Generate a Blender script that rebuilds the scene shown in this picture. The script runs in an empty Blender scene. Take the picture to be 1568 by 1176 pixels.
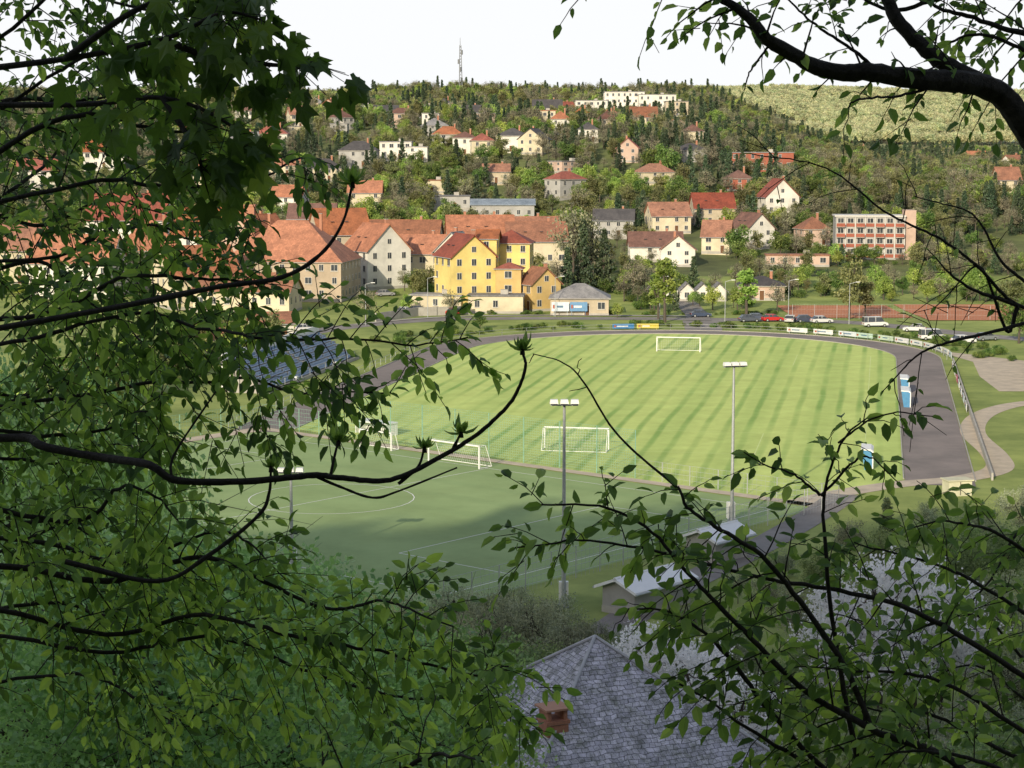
import bpy, math, random, time
import numpy as np
from mathutils import Vector, Matrix, noise
T0=time.time()
rnd=random.Random(7); rng=np.random.default_rng(7)
sc=bpy.context.scene
F=2870.; PITCH=math.radians(6.95); H=33.0
cP,sP=math.cos(PITCH),math.sin(PITCH)
# image-pixel helpers: image coordinates and a chosen distance become a world position (metres)
def pixel_point(u,v,d):
    xc=(u-784)/F*d; yc=(588-v)/F*d
    return Vector((xc,d*cP+yc*sP,H-d*sP+yc*cP))
def bx(u,y,z=0.0):
    return (u-784)/F*(y*cP+(H-z)*sP)
# ---------------------------------------------------------------- terrain
PY=[-400,-150,-75,-60,-40,-20,0,6,35,75,100,110,400,440,480,520,580,640,720,900,1100,1350,1600,2000,2600,3600,5000,9000]
PZ=[90,88,80,74,62,47,31.3,29.5,18,4.5,.6,0,0,1.2,3.2,5,11,20,31,49,62,73,66,50,60,142,150,150]
def sstep(a,b,x):
    t=np.clip((x-a)/(b-a),0,1); return t*t*(3-2*t)
def ter(x,y):
    x=np.asarray(x,float); y=np.asarray(y,float)
    z=np.interp(y,PY,PZ)
    q=x-.10*y
    Fx=1-.8*sstep(-5,100,q)*(1-sstep(1900,2500,y))
    hi=np.where((y>300)&(z>20),20+(z-20)*Fx,z)
    w=sstep(460,900,y)*(1-.6*sstep(0,100,q)*(1-sstep(1900,2500,y)))
    n=np.sin(x*.011+1.3)*np.cos(y*.009)*3.5+np.sin(x*.031+y*.017)*1.6
    far=sstep(2300,3400,y)*(np.sin(x*.0021+.4)*8+np.sin(x*.006)*3)
    nb=(y<70)*sstep(70,40,y)*np.sin(x*.12+y*.1)*.35
    return hi+w*n+far+nb
def tz(x,y): return float(ter(x,y))
# ---------------------------------------------------------------- materials
def nt(name):
    m=bpy.data.materials.new(name); m.use_nodes=True
    n=m.node_tree; n.nodes.clear()
    o=n.nodes.new('ShaderNodeOutputMaterial'); return m,n,o
MC={}
def pm(name,c1,c2=None,scale=1.0,rough=.8,bump=0.0,spec=.3,metal=0,detail=6,lo=.35,hi=.65):
    if name in MC: return MC[name]
    m,n,o=nt(name); N=n.nodes; L=n.links
    b=N.new('ShaderNodeBsdfPrincipled'); L.new(b.outputs[0],o.inputs[0])
    b.inputs['Roughness'].default_value=rough; b.inputs['Specular IOR Level'].default_value=spec
    b.inputs['Metallic'].default_value=metal
    if c2 is None: c2=tuple(k*.8 for k in c1)
    g=N.new('ShaderNodeNewGeometry')
    t=N.new('ShaderNodeTexNoise'); t.inputs['Scale'].default_value=scale; t.inputs['Detail'].default_value=detail
    t.inputs['Roughness'].default_value=.68
    L.new(g.outputs['Position'],t.inputs['Vector'])
    r=N.new('ShaderNodeValToRGB'); r.color_ramp.elements[0].position=lo; r.color_ramp.elements[1].position=hi
    r.color_ramp.elements[0].color=(*c2,1); r.color_ramp.elements[1].color=(*c1,1)
    L.new(t.outputs[0],r.inputs[0]); L.new(r.outputs[0],b.inputs['Base Color'])
    if bump:
        bp=N.new('ShaderNodeBump'); bp.inputs['Strength'].default_value=bump; bp.inputs['Distance'].default_value=.1
        L.new(t.outputs[0],bp.inputs['Height']); L.new(bp.outputs[0],b.inputs['Normal'])
    MC[name]=m; return m
def leafmat(name,dark,mid,light,trans=.35,rndamt=.25,tint=(1.5,1.5,.7),hue=.05):
    m,n,o=nt(name); N=n.nodes; L=n.links
    a=N.new('ShaderNodeAttribute'); a.attribute_name='var'
    r=N.new('ShaderNodeValToRGB'); e=r.color_ramp.elements
    e[0].color=(*dark,1); e[1].color=(*light,1); k=e.new(.5); k.color=(*mid,1)
    L.new(a.outputs['Fac'],r.inputs[0])
    oi=N.new('ShaderNodeObjectInfo')
    hs=N.new('ShaderNodeHueSaturation')
    mr=N.new('ShaderNodeMapRange'); mr.inputs['To Min'].default_value=1-rndamt; mr.inputs['To Max'].default_value=1+rndamt
    L.new(oi.outputs['Random'],mr.inputs['Value']); L.new(mr.outputs[0],hs.inputs['Value'])
    ml=N.new('ShaderNodeMath'); ml.operation='MULTIPLY_ADD'; ml.inputs[1].default_value=hue; ml.inputs[2].default_value=.5-hue/2
    mm=N.new('ShaderNodeMath'); mm.operation='FRACT'; m2=N.new('ShaderNodeMath'); m2.operation='MULTIPLY'; m2.inputs[1].default_value=7.3
    L.new(oi.outputs['Random'],m2.inputs[0]); L.new(m2.outputs[0],mm.inputs[0]); L.new(mm.outputs[0],ml.inputs[0]); L.new(ml.outputs[0],hs.inputs['Hue'])
    L.new(r.outputs[0],hs.inputs['Color'])
    b=N.new('ShaderNodeBsdfPrincipled'); b.inputs['Roughness'].default_value=.5; b.inputs['Specular IOR Level'].default_value=.35
    t=N.new('ShaderNodeBsdfTranslucent'); mx=N.new('ShaderNodeMixShader'); mx.inputs[0].default_value=trans
    L.new(hs.outputs[0],b.inputs['Base Color'])
    g2=N.new('ShaderNodeMixRGB'); g2.blend_type='MULTIPLY'; g2.inputs[0].default_value=1; g2.inputs[2].default_value=(*tint,1)
    L.new(hs.outputs[0],g2.inputs[1]); L.new(g2.outputs[0],t.inputs[0])
    L.new(b.outputs[0],mx.inputs[1]); L.new(t.outputs[0],mx.inputs[2]); L.new(mx.outputs[0],o.inputs[0])
    return m
M_bark=pm('bark',(.12,.1,.08),(.06,.05,.04),12,.9,.5)
M_barkd=pm('bark_dark',(.05,.041,.033),(.02,.017,.014),60,.85,.5)
M_white=pm('white_paint',(.78,.78,.76),(.7,.7,.68),3,.5)
M_frame=pm('window_frame',(.6,.58,.54),(.5,.48,.44),3,.6)
M_glass=pm('window_glass',(.07,.08,.09),(.03,.035,.045),.5,.15,0,.6)
M_metal=pm('galvanised_steel',(.45,.47,.48),(.36,.38,.39),4,.45,0,.5,.3)
M_dark=pm('dark_rubber',(.02,.02,.02),None,5,.7)
M_conc=pm('concrete',(.42,.4,.36),(.32,.3,.27),.6,.9,.1)
M_asph=pm('asphalt',(.27,.25,.235),(.19,.17,.16),.25,.9,.05)
M_track=pm('track_cinder',(.26,.22,.205),(.17,.148,.14),.12,.95,.1)
M_path=pm('path_gravel',(.56,.47,.36),(.4,.34,.27),.5,.95,.1)
M_clay=pm('tennis_clay',(.5,.2,.1),(.42,.17,.09),.2,.95)
# ---------------------------------------------------------------- mesh builder
class MB:
    def __init__(s): s.v=[];s.f=[];s.m=[]
    def add(s,vs,fs,m=0):
        k=len(s.v); s.v+= [tuple(q) for q in vs]; s.f+=[tuple(i+k for i in f) for f in fs]; s.m+=[m]*len(fs)
    def box(s,c,d,m=0,rz=0,taper=1.0):
        x,y,z=d[0]/2,d[1]/2,d[2]/2; vs=[]
        for k,(a,b,e) in enumerate([(-1,-1,-1),(1,-1,-1),(1,1,-1),(-1,1,-1),(-1,-1,1),(1,-1,1),(1,1,1),(-1,1,1)]):
            t=taper if e>0 else 1
            px,py=a*x*t,b*y*t
            if rz: px,py=px*math.cos(rz)-py*math.sin(rz),px*math.sin(rz)+py*math.cos(rz)
            vs.append((c[0]+px,c[1]+py,c[2]+e*z))
        s.add(vs,[(0,3,2,1),(4,5,6,7),(0,1,5,4),(1,2,6,5),(2,3,7,6),(3,0,4,7)],m)
    def cyl(s,p0,p1,r0,r1=None,n=8,m=0):
        if r1 is None: r1=r0
        p0=Vector(p0);p1=Vector(p1);d=(p1-p0)
        if d.length<1e-6: return
        d.normalize(); a=d.orthogonal().normalized(); b=d.cross(a)
        vs=[]
        for p,r in((p0,r0),(p1,r1)):
            for i in range(n):
                t=2*math.pi*i/n; vs.append(p+a*math.cos(t)*r+b*math.sin(t)*r)
        fs=[(i,(i+1)%n,n+(i+1)%n,n+i) for i in range(n)]+[tuple(range(n))[::-1],tuple(range(n,2*n))]
        s.add(vs,fs,m)
    def tube(s,pts,r0,r1,n=6,m=0,knob=0.0):
        K=len(pts); vs=[]
        for k,p in enumerate(pts):
            d=(pts[min(k+1,K-1)]-pts[max(k-1,0)])
            if d.length<1e-7: d=Vector((0,0,1))
            d.normalize(); a=d.cross(Vector((.13,.95,.27))).normalized(); b=d.cross(a)
            r=(r0+(r1-r0)*k/(K-1))*(1+knob*(rnd.random()-.4))
            for i in range(n):
                t=2*math.pi*i/n; vs.append(p+a*math.cos(t)*r+b*math.sin(t)*r)
        fs=[]
        for k in range(K-1):
            for i in range(n):
                j=(i+1)%n; fs.append((k*n+i,k*n+j,(k+1)*n+j,(k+1)*n+i))
        fs.append(tuple(range((K-1)*n,K*n)))
        s.add(vs,fs,m)
    def prism(s,prof,y0,y1,m=0,inset=0):
        n=len(prof); vs=[(p[0],y0,p[1]) for p in prof]+[(p[0],y1,p[1]) for p in prof]
        s.add(vs,[tuple(range(n)),tuple(range(n,2*n))[::-1]]+[(i,n+i,n+(i+1)%n,(i+1)%n) for i in range(n)],m)
    def obj(s,name,mats,parent=None,smooth=False,bevel=0):
        me=bpy.data.meshes.new(name); me.from_pydata(s.v,[],s.f)
        for q in mats: me.materials.append(q)
        me.polygons.foreach_set('material_index',s.m)
        if smooth: me.polygons.foreach_set('use_smooth',[True]*len(s.f))
        me.update(); o=bpy.data.objects.new(name,me); sc.collection.objects.link(o)
        if parent: o.parent=parent
        if bevel:
            b=o.modifiers.new('bevel','BEVEL'); b.width=bevel; b.segments=2
        return o
def empty(name,loc,rz=0):
    e=bpy.data.objects.new(name,None); e.location=loc; e.rotation_euler=(0,0,rz); e.empty_display_size=.5
    sc.collection.objects.link(e); return e
# ---------------------------------------------------------------- terrain mesh
def build_terrain():
    ys=np.concatenate([np.arange(-400,-80,20),np.arange(-80,130,2.5),np.arange(130,400,10),np.arange(400,760,8),np.arange(760,1700,20),np.arange(1700,9001,90)])
    xs=np.concatenate([np.arange(-4500,-600,150),np.arange(-600,-160,20),np.arange(-160,161,5),np.arange(180,600,20),np.arange(600,4600,150)])
    X,Y=np.meshgrid(xs,ys); Z=ter(X,Y)
    v=np.stack([X,Y,Z],-1).reshape(-1,3); nx=len(xs); ny=len(ys)
    f=[];mi=[]
    for j in range(ny-1):
        for i in range(nx-1):
            k=j*nx+i; f.append((k,k+1,k+nx+1,k+nx))
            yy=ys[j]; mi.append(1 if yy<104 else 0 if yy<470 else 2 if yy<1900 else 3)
    me=bpy.data.meshes.new('ground'); me.from_pydata(v.tolist(),[],f)
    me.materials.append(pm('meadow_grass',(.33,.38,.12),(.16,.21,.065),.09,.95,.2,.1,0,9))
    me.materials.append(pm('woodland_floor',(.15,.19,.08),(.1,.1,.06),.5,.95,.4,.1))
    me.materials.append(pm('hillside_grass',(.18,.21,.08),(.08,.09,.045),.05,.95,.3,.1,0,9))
    me.materials.append(pm('distant_forest_hill',(.42,.42,.25),(.22,.28,.17),.012,.95,.6,.05,0,13,.4,.58))  # aerial haze is painted in: paler ground colours for the far hill
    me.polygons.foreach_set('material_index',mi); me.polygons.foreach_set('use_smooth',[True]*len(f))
    o=bpy.data.objects.new('ground',me); sc.collection.objects.link(o)
build_terrain()
# ---------------------------------------------------------------- sports ground
O=Vector((7.3,209.6)); A=Vector((.193,.981)).normalized(); B=Vector((A.y,-A.x))
def P(s,r,z=0): q=O+A*s+B*r; return Vector((q.x,q.y,z))
def sheet(name,pts,z,mat):
    me=bpy.data.meshes.new(name); me.from_pydata([(p[0],p[1],z) for p in pts],[],[tuple(range(len(pts)))])
    me.materials.append(mat); o=bpy.data.objects.new(name,me); sc.collection.objects.link(o)
    import bmesh
    bm=bmesh.new(); bm.from_mesh(me); bmesh.ops.triangulate(bm,faces=bm.faces[:]); 
    for fc in bm.faces:
        if fc.normal.z<0: fc.normal_flip()
    bm.to_mesh(me); bm.free(); return o
def strip(name,pts,w,z,mat,drape=False):
    V=[];Fc=[];K=len(pts)
    pts=[Vector((p[0],p[1],0)) for p in pts]
    for k,p in enumerate(pts):
        d=(pts[min(k+1,K-1)]-pts[max(k-1,0)]).normalized(); n=Vector((-d.y,d.x,0))
        for s in(1,-1):
            q=p+n*s*w/2; V.append((q.x,q.y,z+(tz(q.x,q.y) if drape else 0)))
        if k: Fc.append((2*k-2,2*k-1,2*k+1,2*k))
    me=bpy.data.meshes.new(name); me.from_pydata(V,[],Fc); me.materials.append(mat)
    o=bpy.data.objects.new(name,me); sc.collection.objects.link(o); return o
def cat(pts,n=8):
    pts=[Vector(p) for p in pts]; out=[]
    q=[pts[0]*2-pts[1]]+pts+[pts[-1]*2-pts[-2]]
    for i in range(1,len(q)-2):
        p0,p1,p2,p3=q[i-1:i+3]
        for k in range(n):
            t=k/n; out.append(.5*((2*p1)+(p2-p0)*t+(2*p0-5*p1+4*p2-p3)*t*t+(3*p1-p0-3*p2+p3)*t**3))
    out.append(pts[-1]); return out
def turf(name,c1,c2,dirv,period,amt,patch):
    m,n,o=nt(name); N=n.nodes; L=n.links
    g=N.new('ShaderNodeNewGeometry'); d=N.new('ShaderNodeVectorMath'); d.operation='DOT_PRODUCT'; d.inputs[1].default_value=(dirv[0],dirv[1],0)
    L.new(g.outputs['Position'],d.inputs[0])
    wn=N.new('ShaderNodeTexNoise'); wn.inputs['Scale'].default_value=.05; L.new(g.outputs['Position'],wn.inputs['Vector'])
    ad=N.new('ShaderNodeMath'); ad.operation='MULTIPLY_ADD'; ad.inputs[1].default_value=.8; L.new(wn.outputs[0],ad.inputs[0]); L.new(d.outputs['Value'],ad.inputs[2])
    def sn(per,lo,hi):
        mu=N.new('ShaderNodeMath'); mu.operation='MULTIPLY'; mu.inputs[1].default_value=2*math.pi/per; L.new(ad.outputs[0],mu.inputs[0])
        si=N.new('ShaderNodeMath'); si.operation='SINE'; L.new(mu.outputs[0],si.inputs[0])
        r=N.new('ShaderNodeMapRange'); r.inputs['From Min'].default_value=lo; r.inputs['From Max'].default_value=hi; L.new(si.outputs[0],r.inputs['Value']); return r
    r=sn(period,.3,.95); r5=sn(period*3.37,-.6,.8)
    cb=N.new('ShaderNodeMath'); cb.operation='MULTIPLY_ADD'; cb.inputs[1].default_value=.25; L.new(r5.outputs[0],cb.inputs[0]); 
    t=N.new('ShaderNodeTexNoise'); t.inputs['Scale'].default_value=patch; t.inputs['Detail'].default_value=8; t.inputs['Roughness'].default_value=.7; L.new(g.outputs['Position'],t.inputs['Vector'])
    mk=N.new('ShaderNodeMath'); mk.operation='MULTIPLY'; L.new(r.outputs[0],mk.inputs[0])
    rr=N.new('ShaderNodeMapRange'); rr.inputs['From Min'].default_value=.38; rr.inputs['From Max'].default_value=.62; rr.inputs['To Min'].default_value=.2*amt; rr.inputs['To Max'].default_value=amt
    w2=N.new('ShaderNodeTexNoise'); w2.inputs['Scale'].default_value=.035; w2.inputs['Detail'].default_value=4; L.new(g.outputs['Position'],w2.inputs['Vector'])
    L.new(w2.outputs[0],rr.inputs['Value']); L.new(rr.outputs[0],mk.inputs[1]); L.new(mk.outputs[0],cb.inputs[2]); cb.use_clamp=True
    c=N.new('ShaderNodeMixRGB'); c.inputs[1].default_value=(*c1,1); c.inputs[2].default_value=(*c2,1); L.new(cb.outputs[0],c.inputs[0])
    c3=N.new('ShaderNodeMixRGB'); c3.blend_type='MULTIPLY'; c3.inputs[0].default_value=.6; L.new(c.outputs[0],c3.inputs[1])
    ra=N.new('ShaderNodeValToRGB'); ra.color_ramp.elements[0].position=.3; ra.color_ramp.elements[1].position=.7
    ra.color_ramp.elements[0].color=(.6,.6,.5,1); ra.color_ramp.elements[1].color=(1,1,.95,1)
    L.new(t.outputs[0],ra.inputs[0]); L.new(ra.outputs[0],c3.inputs[2])
    b=N.new('ShaderNodeBsdfPrincipled'); b.inputs['Roughness'].default_value=.9; b.inputs['Specular IOR Level'].default_value=.1
    L.new(c3.outputs[0],b.inputs['Base Color']); L.new(b.outputs[0],o.inputs[0]); return m
M_turf=turf('mown_turf',(.56,.66,.22),(.28,.43,.12),(B.x,B.y),2.6,.9,.25)
M_art=turf('artificial_turf',(.31,.41,.19),(.26,.36,.165),(.649,.761),6,.5,.12)
CS=104.
def arc(R,n=40,a0=-90,a1=90): return [P(CS+R*math.cos(math.radians(a0+(a1-a0)*i/n)),R*math.sin(math.radians(a0+(a1-a0)*i/n))) for i in range(n+1)]
field=[P(9,-36.2)]+arc(36.2)+[P(-13,36.2),P(-29,25)]
sheet('football_field_grass',field,.012,M_turf)
ring=[P(6,-39.7),P(50,-39.7)]+arc(39.7)+[P(50,39.7),P(-16,39.7)]
strip('running_track',ring,7,.02,M_track)
kerb=MB()
for R in(36.1,43.3):
    pl=[P(9,-R)]+arc(R,48)+[P(-13,R)]
    for p,q in zip(pl[:-1],pl[1:]):
        m_=(p+q)/2; kerb.box((m_.x,m_.y,.06),((q-p).length,.12,.12),0,math.atan2(q.y-p.y,q.x-p.x))
kerb.obj('track_kerb',[M_conc])
A1=Vector((-29.9,223.8)); E1=Vector((.761,-.649)).normalized()
E2=Vector((E1.y,-E1.x)); 
if E2.y>0: E2=-E2
def Q(s,r,z=0): q=A1+E1*s+E2*r; return Vector((q.x,q.y,z))
sheet('artificial_pitch',[Q(0,0),Q(77,0),Q(77,52),Q(0,52)],.012,M_art)
strip('pitch_edge_path',[Q(-1.5,52),Q(-1.5,20),Q(-1.5,-1.2)],2.6,.022,M_path)
strip('pitch_edge_path',[Q(-2.8,-1.2),Q(30,-1.2),Q(60,-1.2),Q(79,-1.2)],1.6,.03,M_path)
ln=MB()
def line(p,q,w=.12,z=.024):
    d=(q-p); m_=(p+q)/2; a=math.atan2(d.y,d.x); l=d.length
    c,s_=math.cos(a),math.sin(a)
    vs=[(m_.x+sx*l/2*c-sy*w/2*s_,m_.y+sx*l/2*s_+sy*w/2*c,z) for sx,sy in((-1,-1),(1,-1),(1,1),(-1,1))]
    ln.add(vs,[(0,1,2,3)])
for a_,b_ in [((3,3),(74,3)),((3,49),(74,49)),((3,3),(3,49)),((74,3),(74,49)),((38.5,3),(38.5,49)),((3,12),(16,12)),((16,12),(16,40)),((16,40),(3,40)),((74,12),(61,12)),((61,12),(61,40)),((61,40),(74,40)),
              ((3,19),(8,19)),((8,19),(8,33)),((8,33),(3,33))]:
    line(Q(*a_),Q(*b_),.1)
for i in range(32):
    t0,t1=2*math.pi*i/32,2*math.pi*(i+1)/32
    line(Q(38.5+8*math.cos(t0),26+8*math.sin(t0)),Q(38.5+8*math.cos(t1),26+8*math.sin(t1)),.1,.0245)
ln.obj('artificial_pitch_markings',[M_white])
ln=MB()
Lf=[((0,-32),(107,-32)),((0,32),(107,32)),((107,-32),(107,32)),((0,-20),(16.5,-20)),((16.5,-20),(16.5,20)),((0,20),(16.5,20)),((107,-20),(90.5,-20)),((90.5,-20),(90.5,20)),((90.5,20),(107,20)),((0,-32),(0,32)),((53.5,-32),(53.5,32))]
M_fade=pm('worn_line_chalk',(.58,.66,.3),(.5,.6,.22),.4,.95)
for a_,b_ in Lf: line(P(*a_),P(*b_),.12)
ln.obj('football_field_markings',[M_fade])
# paths on the right
pth=[(bx(u,y),y) for u,y in [(1215,176),(1290,182),(1380,187),(1470,190),(1528,196),(1522,206),(1490,222),(1500,236),(1540,246),(1600,252)]]
strip('gravel_path',[p for p in cat([(a,b,0) for a,b in pth],6)],3.0,.03,M_path)
strip('access_road',[p for p in cat([(bx(1290,182),181,0),(bx(1250,168),170,0),(bx(1150,152),154,0),(bx(1020,137),139,0),(bx(925,126),127,0)],6)],3.2,.04,M_asph)
sheet('parking_yard',[(bx(u,y),y) for u,y in [(1430,318),(1620,296),(1640,262),(1530,262),(1500,280),(1490,300)]],.03,M_path)
# street behind the stadium
strip('street',cat([(bx(300,300),300,0),(bx(470,350),350,0),(bx(620,374),374,0),(bx(760,379),381,0),(bx(950,378),381,0),(bx(1100,378),379,0),(bx(1300,372),372,0),(bx(1500,345),345,0),(bx(1650,330),330,0)],8),6.5,.03,M_asph)
strip('pavement',cat([(bx(540,363),366,0),(bx(640,379),380,0),(bx(760,385),387.2,0),(bx(950,386),387.2,0),(bx(1080,386),385,0)],8),2.0,.13,M_conc)
strip('side_street',cat([(bx(1070,376),376,0),(bx(1072,384),392,0),(bx(1050,420),425,0),(bx(1040,470),470,0)],8),5,.09,M_asph,True)
sheet('stadium_forecourt',[(bx(u,y),y) for u,y in [(1050,352),(1105,352),(1110,376),(1045,376)]],.036,M_asph)
def drape(name,x0,x1,y0,y1,mat,off=.1,n=12):
    V=[];Fc=[]
    for j in range(n+1):
        for i in range(n+1):
            x=x0+(x1-x0)*i/n;y=y0+(y1-y0)*j/n; V.append((x,y,tz(x,y)+off))
    for j in range(n):
        for i in range(n): k=j*(n+1)+i; Fc.append((k,k+1,k+n+2,k+n+1))
    me=bpy.data.meshes.new(name); me.from_pydata(V,[],Fc); me.materials.append(mat); o=bpy.data.objects.new(name,me); sc.collection.objects.link(o)
drape('tennis_court',58,82,382,410,M_clay); drape('tennis_court',84,112,376,412,M_clay)
# ---------------------------------------------------------------- goals
M_net=pm('goal_net',(.7,.72,.7),None,5,.8)
def goal(name,c,ang,w=7.32,h=2.44,dp=2.0,net=True):
    e=empty(name,(c[0],c[1],0),ang); m=MB()
    for s in(-1,1):
        m.box((s*w/2,0,h/2+.03),(.14,.14,h),0); m.cyl((s*w/2,0,h),(s*w/2,dp*.5,h),.04); m.cyl((s*w/2,dp*.5,h),(s*w/2,dp,.06),.04); m.cyl((s*w/2,0,.08),(s*w/2,dp,.08),.04)
    m.box((0,0,h+.03),(w+.14,.14,.14),0); m.cyl((-w/2,dp,.08),(w/2,dp,.08),.04)
    m.obj('frame',[M_white],e)
    n=MB(); st=.3
    k=int(w/st)
    for i in range(k+1):
        x=-w/2+i*w/k; n.cyl((x,dp*.5,h),(x,dp,.1),.009,None,3); n.cyl((x,.1,h),(x,dp*.5,h),.009,None,3)
    for j in range(8):
        t=j/8; y=dp*.5+dp*.5*t; z=h-(h-.1)*t; n.cyl((-w/2,y,z),(w/2,y,z),.009,None,3)
        for s in(-1,1): n.cyl((s*w/2,.05,z),(s*w/2,y,z),.009,None,3)
    n.obj('net',[M_net],e)
aang=math.atan2(B.y,B.x)
goal('football_goal',P(0,0),aang+math.pi); goal('football_goal',P(108,0),aang)
eang=math.atan2(E1.y,E1.x)
goal('football_goal',Q(34.5,4.0),eang); goal('football_goal',Q(20,1.2),eang,5,2.0,1.2)
def fence(name,pts,h,step,rows,mat,r=.03,rr=.012,mesh=0,mr=.008):
    m=MB()
    for a_,b_ in zip(pts[:-1],pts[1:]):
        a_=Vector((a_[0],a_[1],0));b_=Vector((b_[0],b_[1],0)); L_=(b_-a_).length; k=max(1,int(L_/step))
        for i in range(k+1):
            p=a_.lerp(b_,i/k); z=tz(p.x,p.y); m.cyl((p.x,p.y,z-.1),(p.x,p.y,z+h),r,None,6)
        for j in range(rows):
            zz=h*(j+1)/rows; m.cyl((a_.x,a_.y,tz(a_.x,a_.y)+zz),(b_.x,b_.y,tz(b_.x,b_.y)+zz),rr,None,4)
        if mesh:
            kk=int(L_/mesh)
            for i in range(kk):
                p=a_.lerp(b_,i/kk); m.cyl((p.x,p.y,tz(p.x,p.y)),(p.x,p.y,tz(p.x,p.y)+h),mr,None,3)
    return m.obj(name,[mat])
M_fg=pm('green_fence_paint',(.22,.4,.3),None,3,.6)
fence('ball_stop_net',[Q(14,-2.3),Q(54,-2.3)],5.0,5,18,M_fg,.055,.014,.28,.012)
fence('pitch_fence',[Q(-3.2,45),Q(-3.2,-2.3),Q(14,-2.3)],2.8,3,6,M_fg,.045,.016,.4,.01)
fence('pitch_fence',[Q(54,-2.3),Q(78,-2.3)],2.0,3,4,M_metal,.04,.014,.5)
fence('pitch_fence',[Q(78,-2.3),Q(78,53)],2.6,3,5,M_metal,.04,.016,.5)
fence('track_railing',[P(s,r) for s,r in [(8,-44.2),(60,-44.2),(104,-44.2)]]+[tuple(q)[:2] for q in arc(44.2,24)],1.1,3,2,M_metal,.035,.025)
fence('tennis_fence',[(57,380),(84,379),(113,374),(114,413)],3.0,4,3,M_metal,.04,.012,.6)
m=MB()
pl=[P(s,45.0) for s in range(100,-16,-4)]
for p,q in zip(pl[:-1],pl[1:]):
    c=(p+q)/2; m.box((c.x,c.y,.4),((q-p).length,.2,.8),0,math.atan2(q.y-p.y,q.x-p.x))
m.obj('spectator_wall',[M_conc])
cols=[(.72,.73,.7),(.45,.6,.5),(.7,.72,.7),(.74,.74,.72),(.5,.62,.5),(.7,.7,.68),(.62,.68,.72),(.7,.7,.72)]
def board(c,ang,w,h,col,z0=.25):
    e=empty('advertising_board',(c[0],c[1],tz(c[0],c[1])),ang); m=MB()
    m.box((0,0,z0+h/2),(w,.06,h),0)
    for s in(-1,1): m.cyl((s*w*.4,.06,-.1),(s*w*.4,.06,z0+h),.035)
    lw=rnd.uniform(.3,.55); m.box((rnd.uniform(-.1,.1)*w,-.04,z0+h*.5),(w*lw,.02,h*.22),2); m.box((-w*.38,-.05,z0+h*.5),(w*.1,.02,h*.4),3)
    nm='board_%.2f_%.2f_%.2f'%col
    dk=(.12,.2,.3) if sum(col)>1.5 else (.75,.75,.75)
    m.obj('panel',[pm(nm,col,None,2,.5),M_metal,pm('lettering_%d'%(sum(col)>1.5),dk,None,2,.5),pm('logo_red',(.4,.12,.08),None,2,.5)],e)
k=0
for th in (24,31,38,43,50,56,62,68,74,80,86):
    t=math.radians(th); c=P(CS+44.9*math.cos(t),44.9*math.sin(t)); tang=math.atan2((B*math.cos(t)-A*math.sin(t)).y,(B*math.cos(t)-A*math.sin(t)).x)
    board((c.x,c.y),tang,4.2,.85,cols[(k*3)%8]); k+=1
for th,c_ in((-19,(.05,.2,.45)),(-13,(.62,.52,.08))):
    t=math.radians(th); c=P(CS+44.9*math.cos(t),44.9*math.sin(t)); tang=math.atan2((B*math.cos(t)-A*math.sin(t)).y,(B*math.cos(t)-A*math.sin(t)).x)
    board((c.x,c.y),tang,4.2,.9,c_)
for s in range(90,40,-8): 
    c=P(s,44.6); board((c.x,c.y),math.atan2(-A.y,-A.x),4.5,.85,cols[(s//8)%8] if s!=74 else (.5,.12,.2))
def dugout(c,ang,w=5):
    e=empty('team_dugout',(c[0],c[1],0),ang); m=MB()
    m.prism([(0,0),(0,2.0),(.25,2.2),(1.3,2.25),(1.3,2.12),(.3,2.05),(.12,1.9),(.12,0)],-w/2,w/2,0)
    for s in(-w/2,w/2-.06): m.prism([(.12,0),(.12,1.9),(.3,2.05),(1.25,2.1),(.9,0)],s,s+.06,1)
    m.box((.5,0,.45),(.35,w-.3,.06),2)
    m.obj('shell',[M_white,pm('dugout_blue',(.08,.25,.45),None,2,.4),M_dark],e)
ba=math.atan2(-B.y,-B.x)
dugout(P(60,37.6),ba); dugout(P(46,37.6),ba); dugout(P(-6,33),ba,4)
e=empty('white_shelter',Q(12,-7),eang); m=MB(); m.box((0,0,1.5),(5.4,2.0,.15)); m.box((0,.95,.75),(5.2,.1,1.45))
for s in(-1,1): m.box((s*2.55,0,.75),(.1,1.8,1.45))
m.box((0,-.2,.45),(4.8,.5,.08),1); m.obj('shelter',[M_white,M_dark],e)
def flood(x,y,h,n=3,rz=0.):
    e=empty('floodlight_pole',(x,y,0),rz); m=MB()
    m.cyl((0,0,-.2),(0,0,h),.17,.1,10); m.cyl((0,0,-.1),(0,0,.35),.45,.4,10); m.box((0,.3,1.1),(.7,.5,1.5),1)
    m.box((0,0,h),(2.0,.1,.1)); m.cyl((0,0,h),(0,0,h+.4),.06)
    for i in range(n):
        px=-.75+1.5*i/(n-1)
        m.box((px,-.3,h+.3),(.62,.62,.3),1,0,.85); m.box((px,-.5,h+.12),(.5,.35,.1),2); m.cyl((px,0,h),(px,-.2,h+.25),.05)
    m.obj('pole',[M_metal,M_white,M_glass],e)
flood(3.8,135,15,3); flood(19.9,167,14.2,3,.2); flood(-17.7,148,7.8,3)
e=empty('utility_box',(bx(1465,181),181,0),.2); m=MB(); m.box((0,0,.75),(2.4,1.6,1.5)); m.box((0,0,1.55),(2.7,1.9,.12)); m.box((0,-.82,.75),(.05,.04,1.3),1); m.obj('cabinet',[pm('cream_metal',(.6,.58,.42)),M_dark],e)
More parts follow.
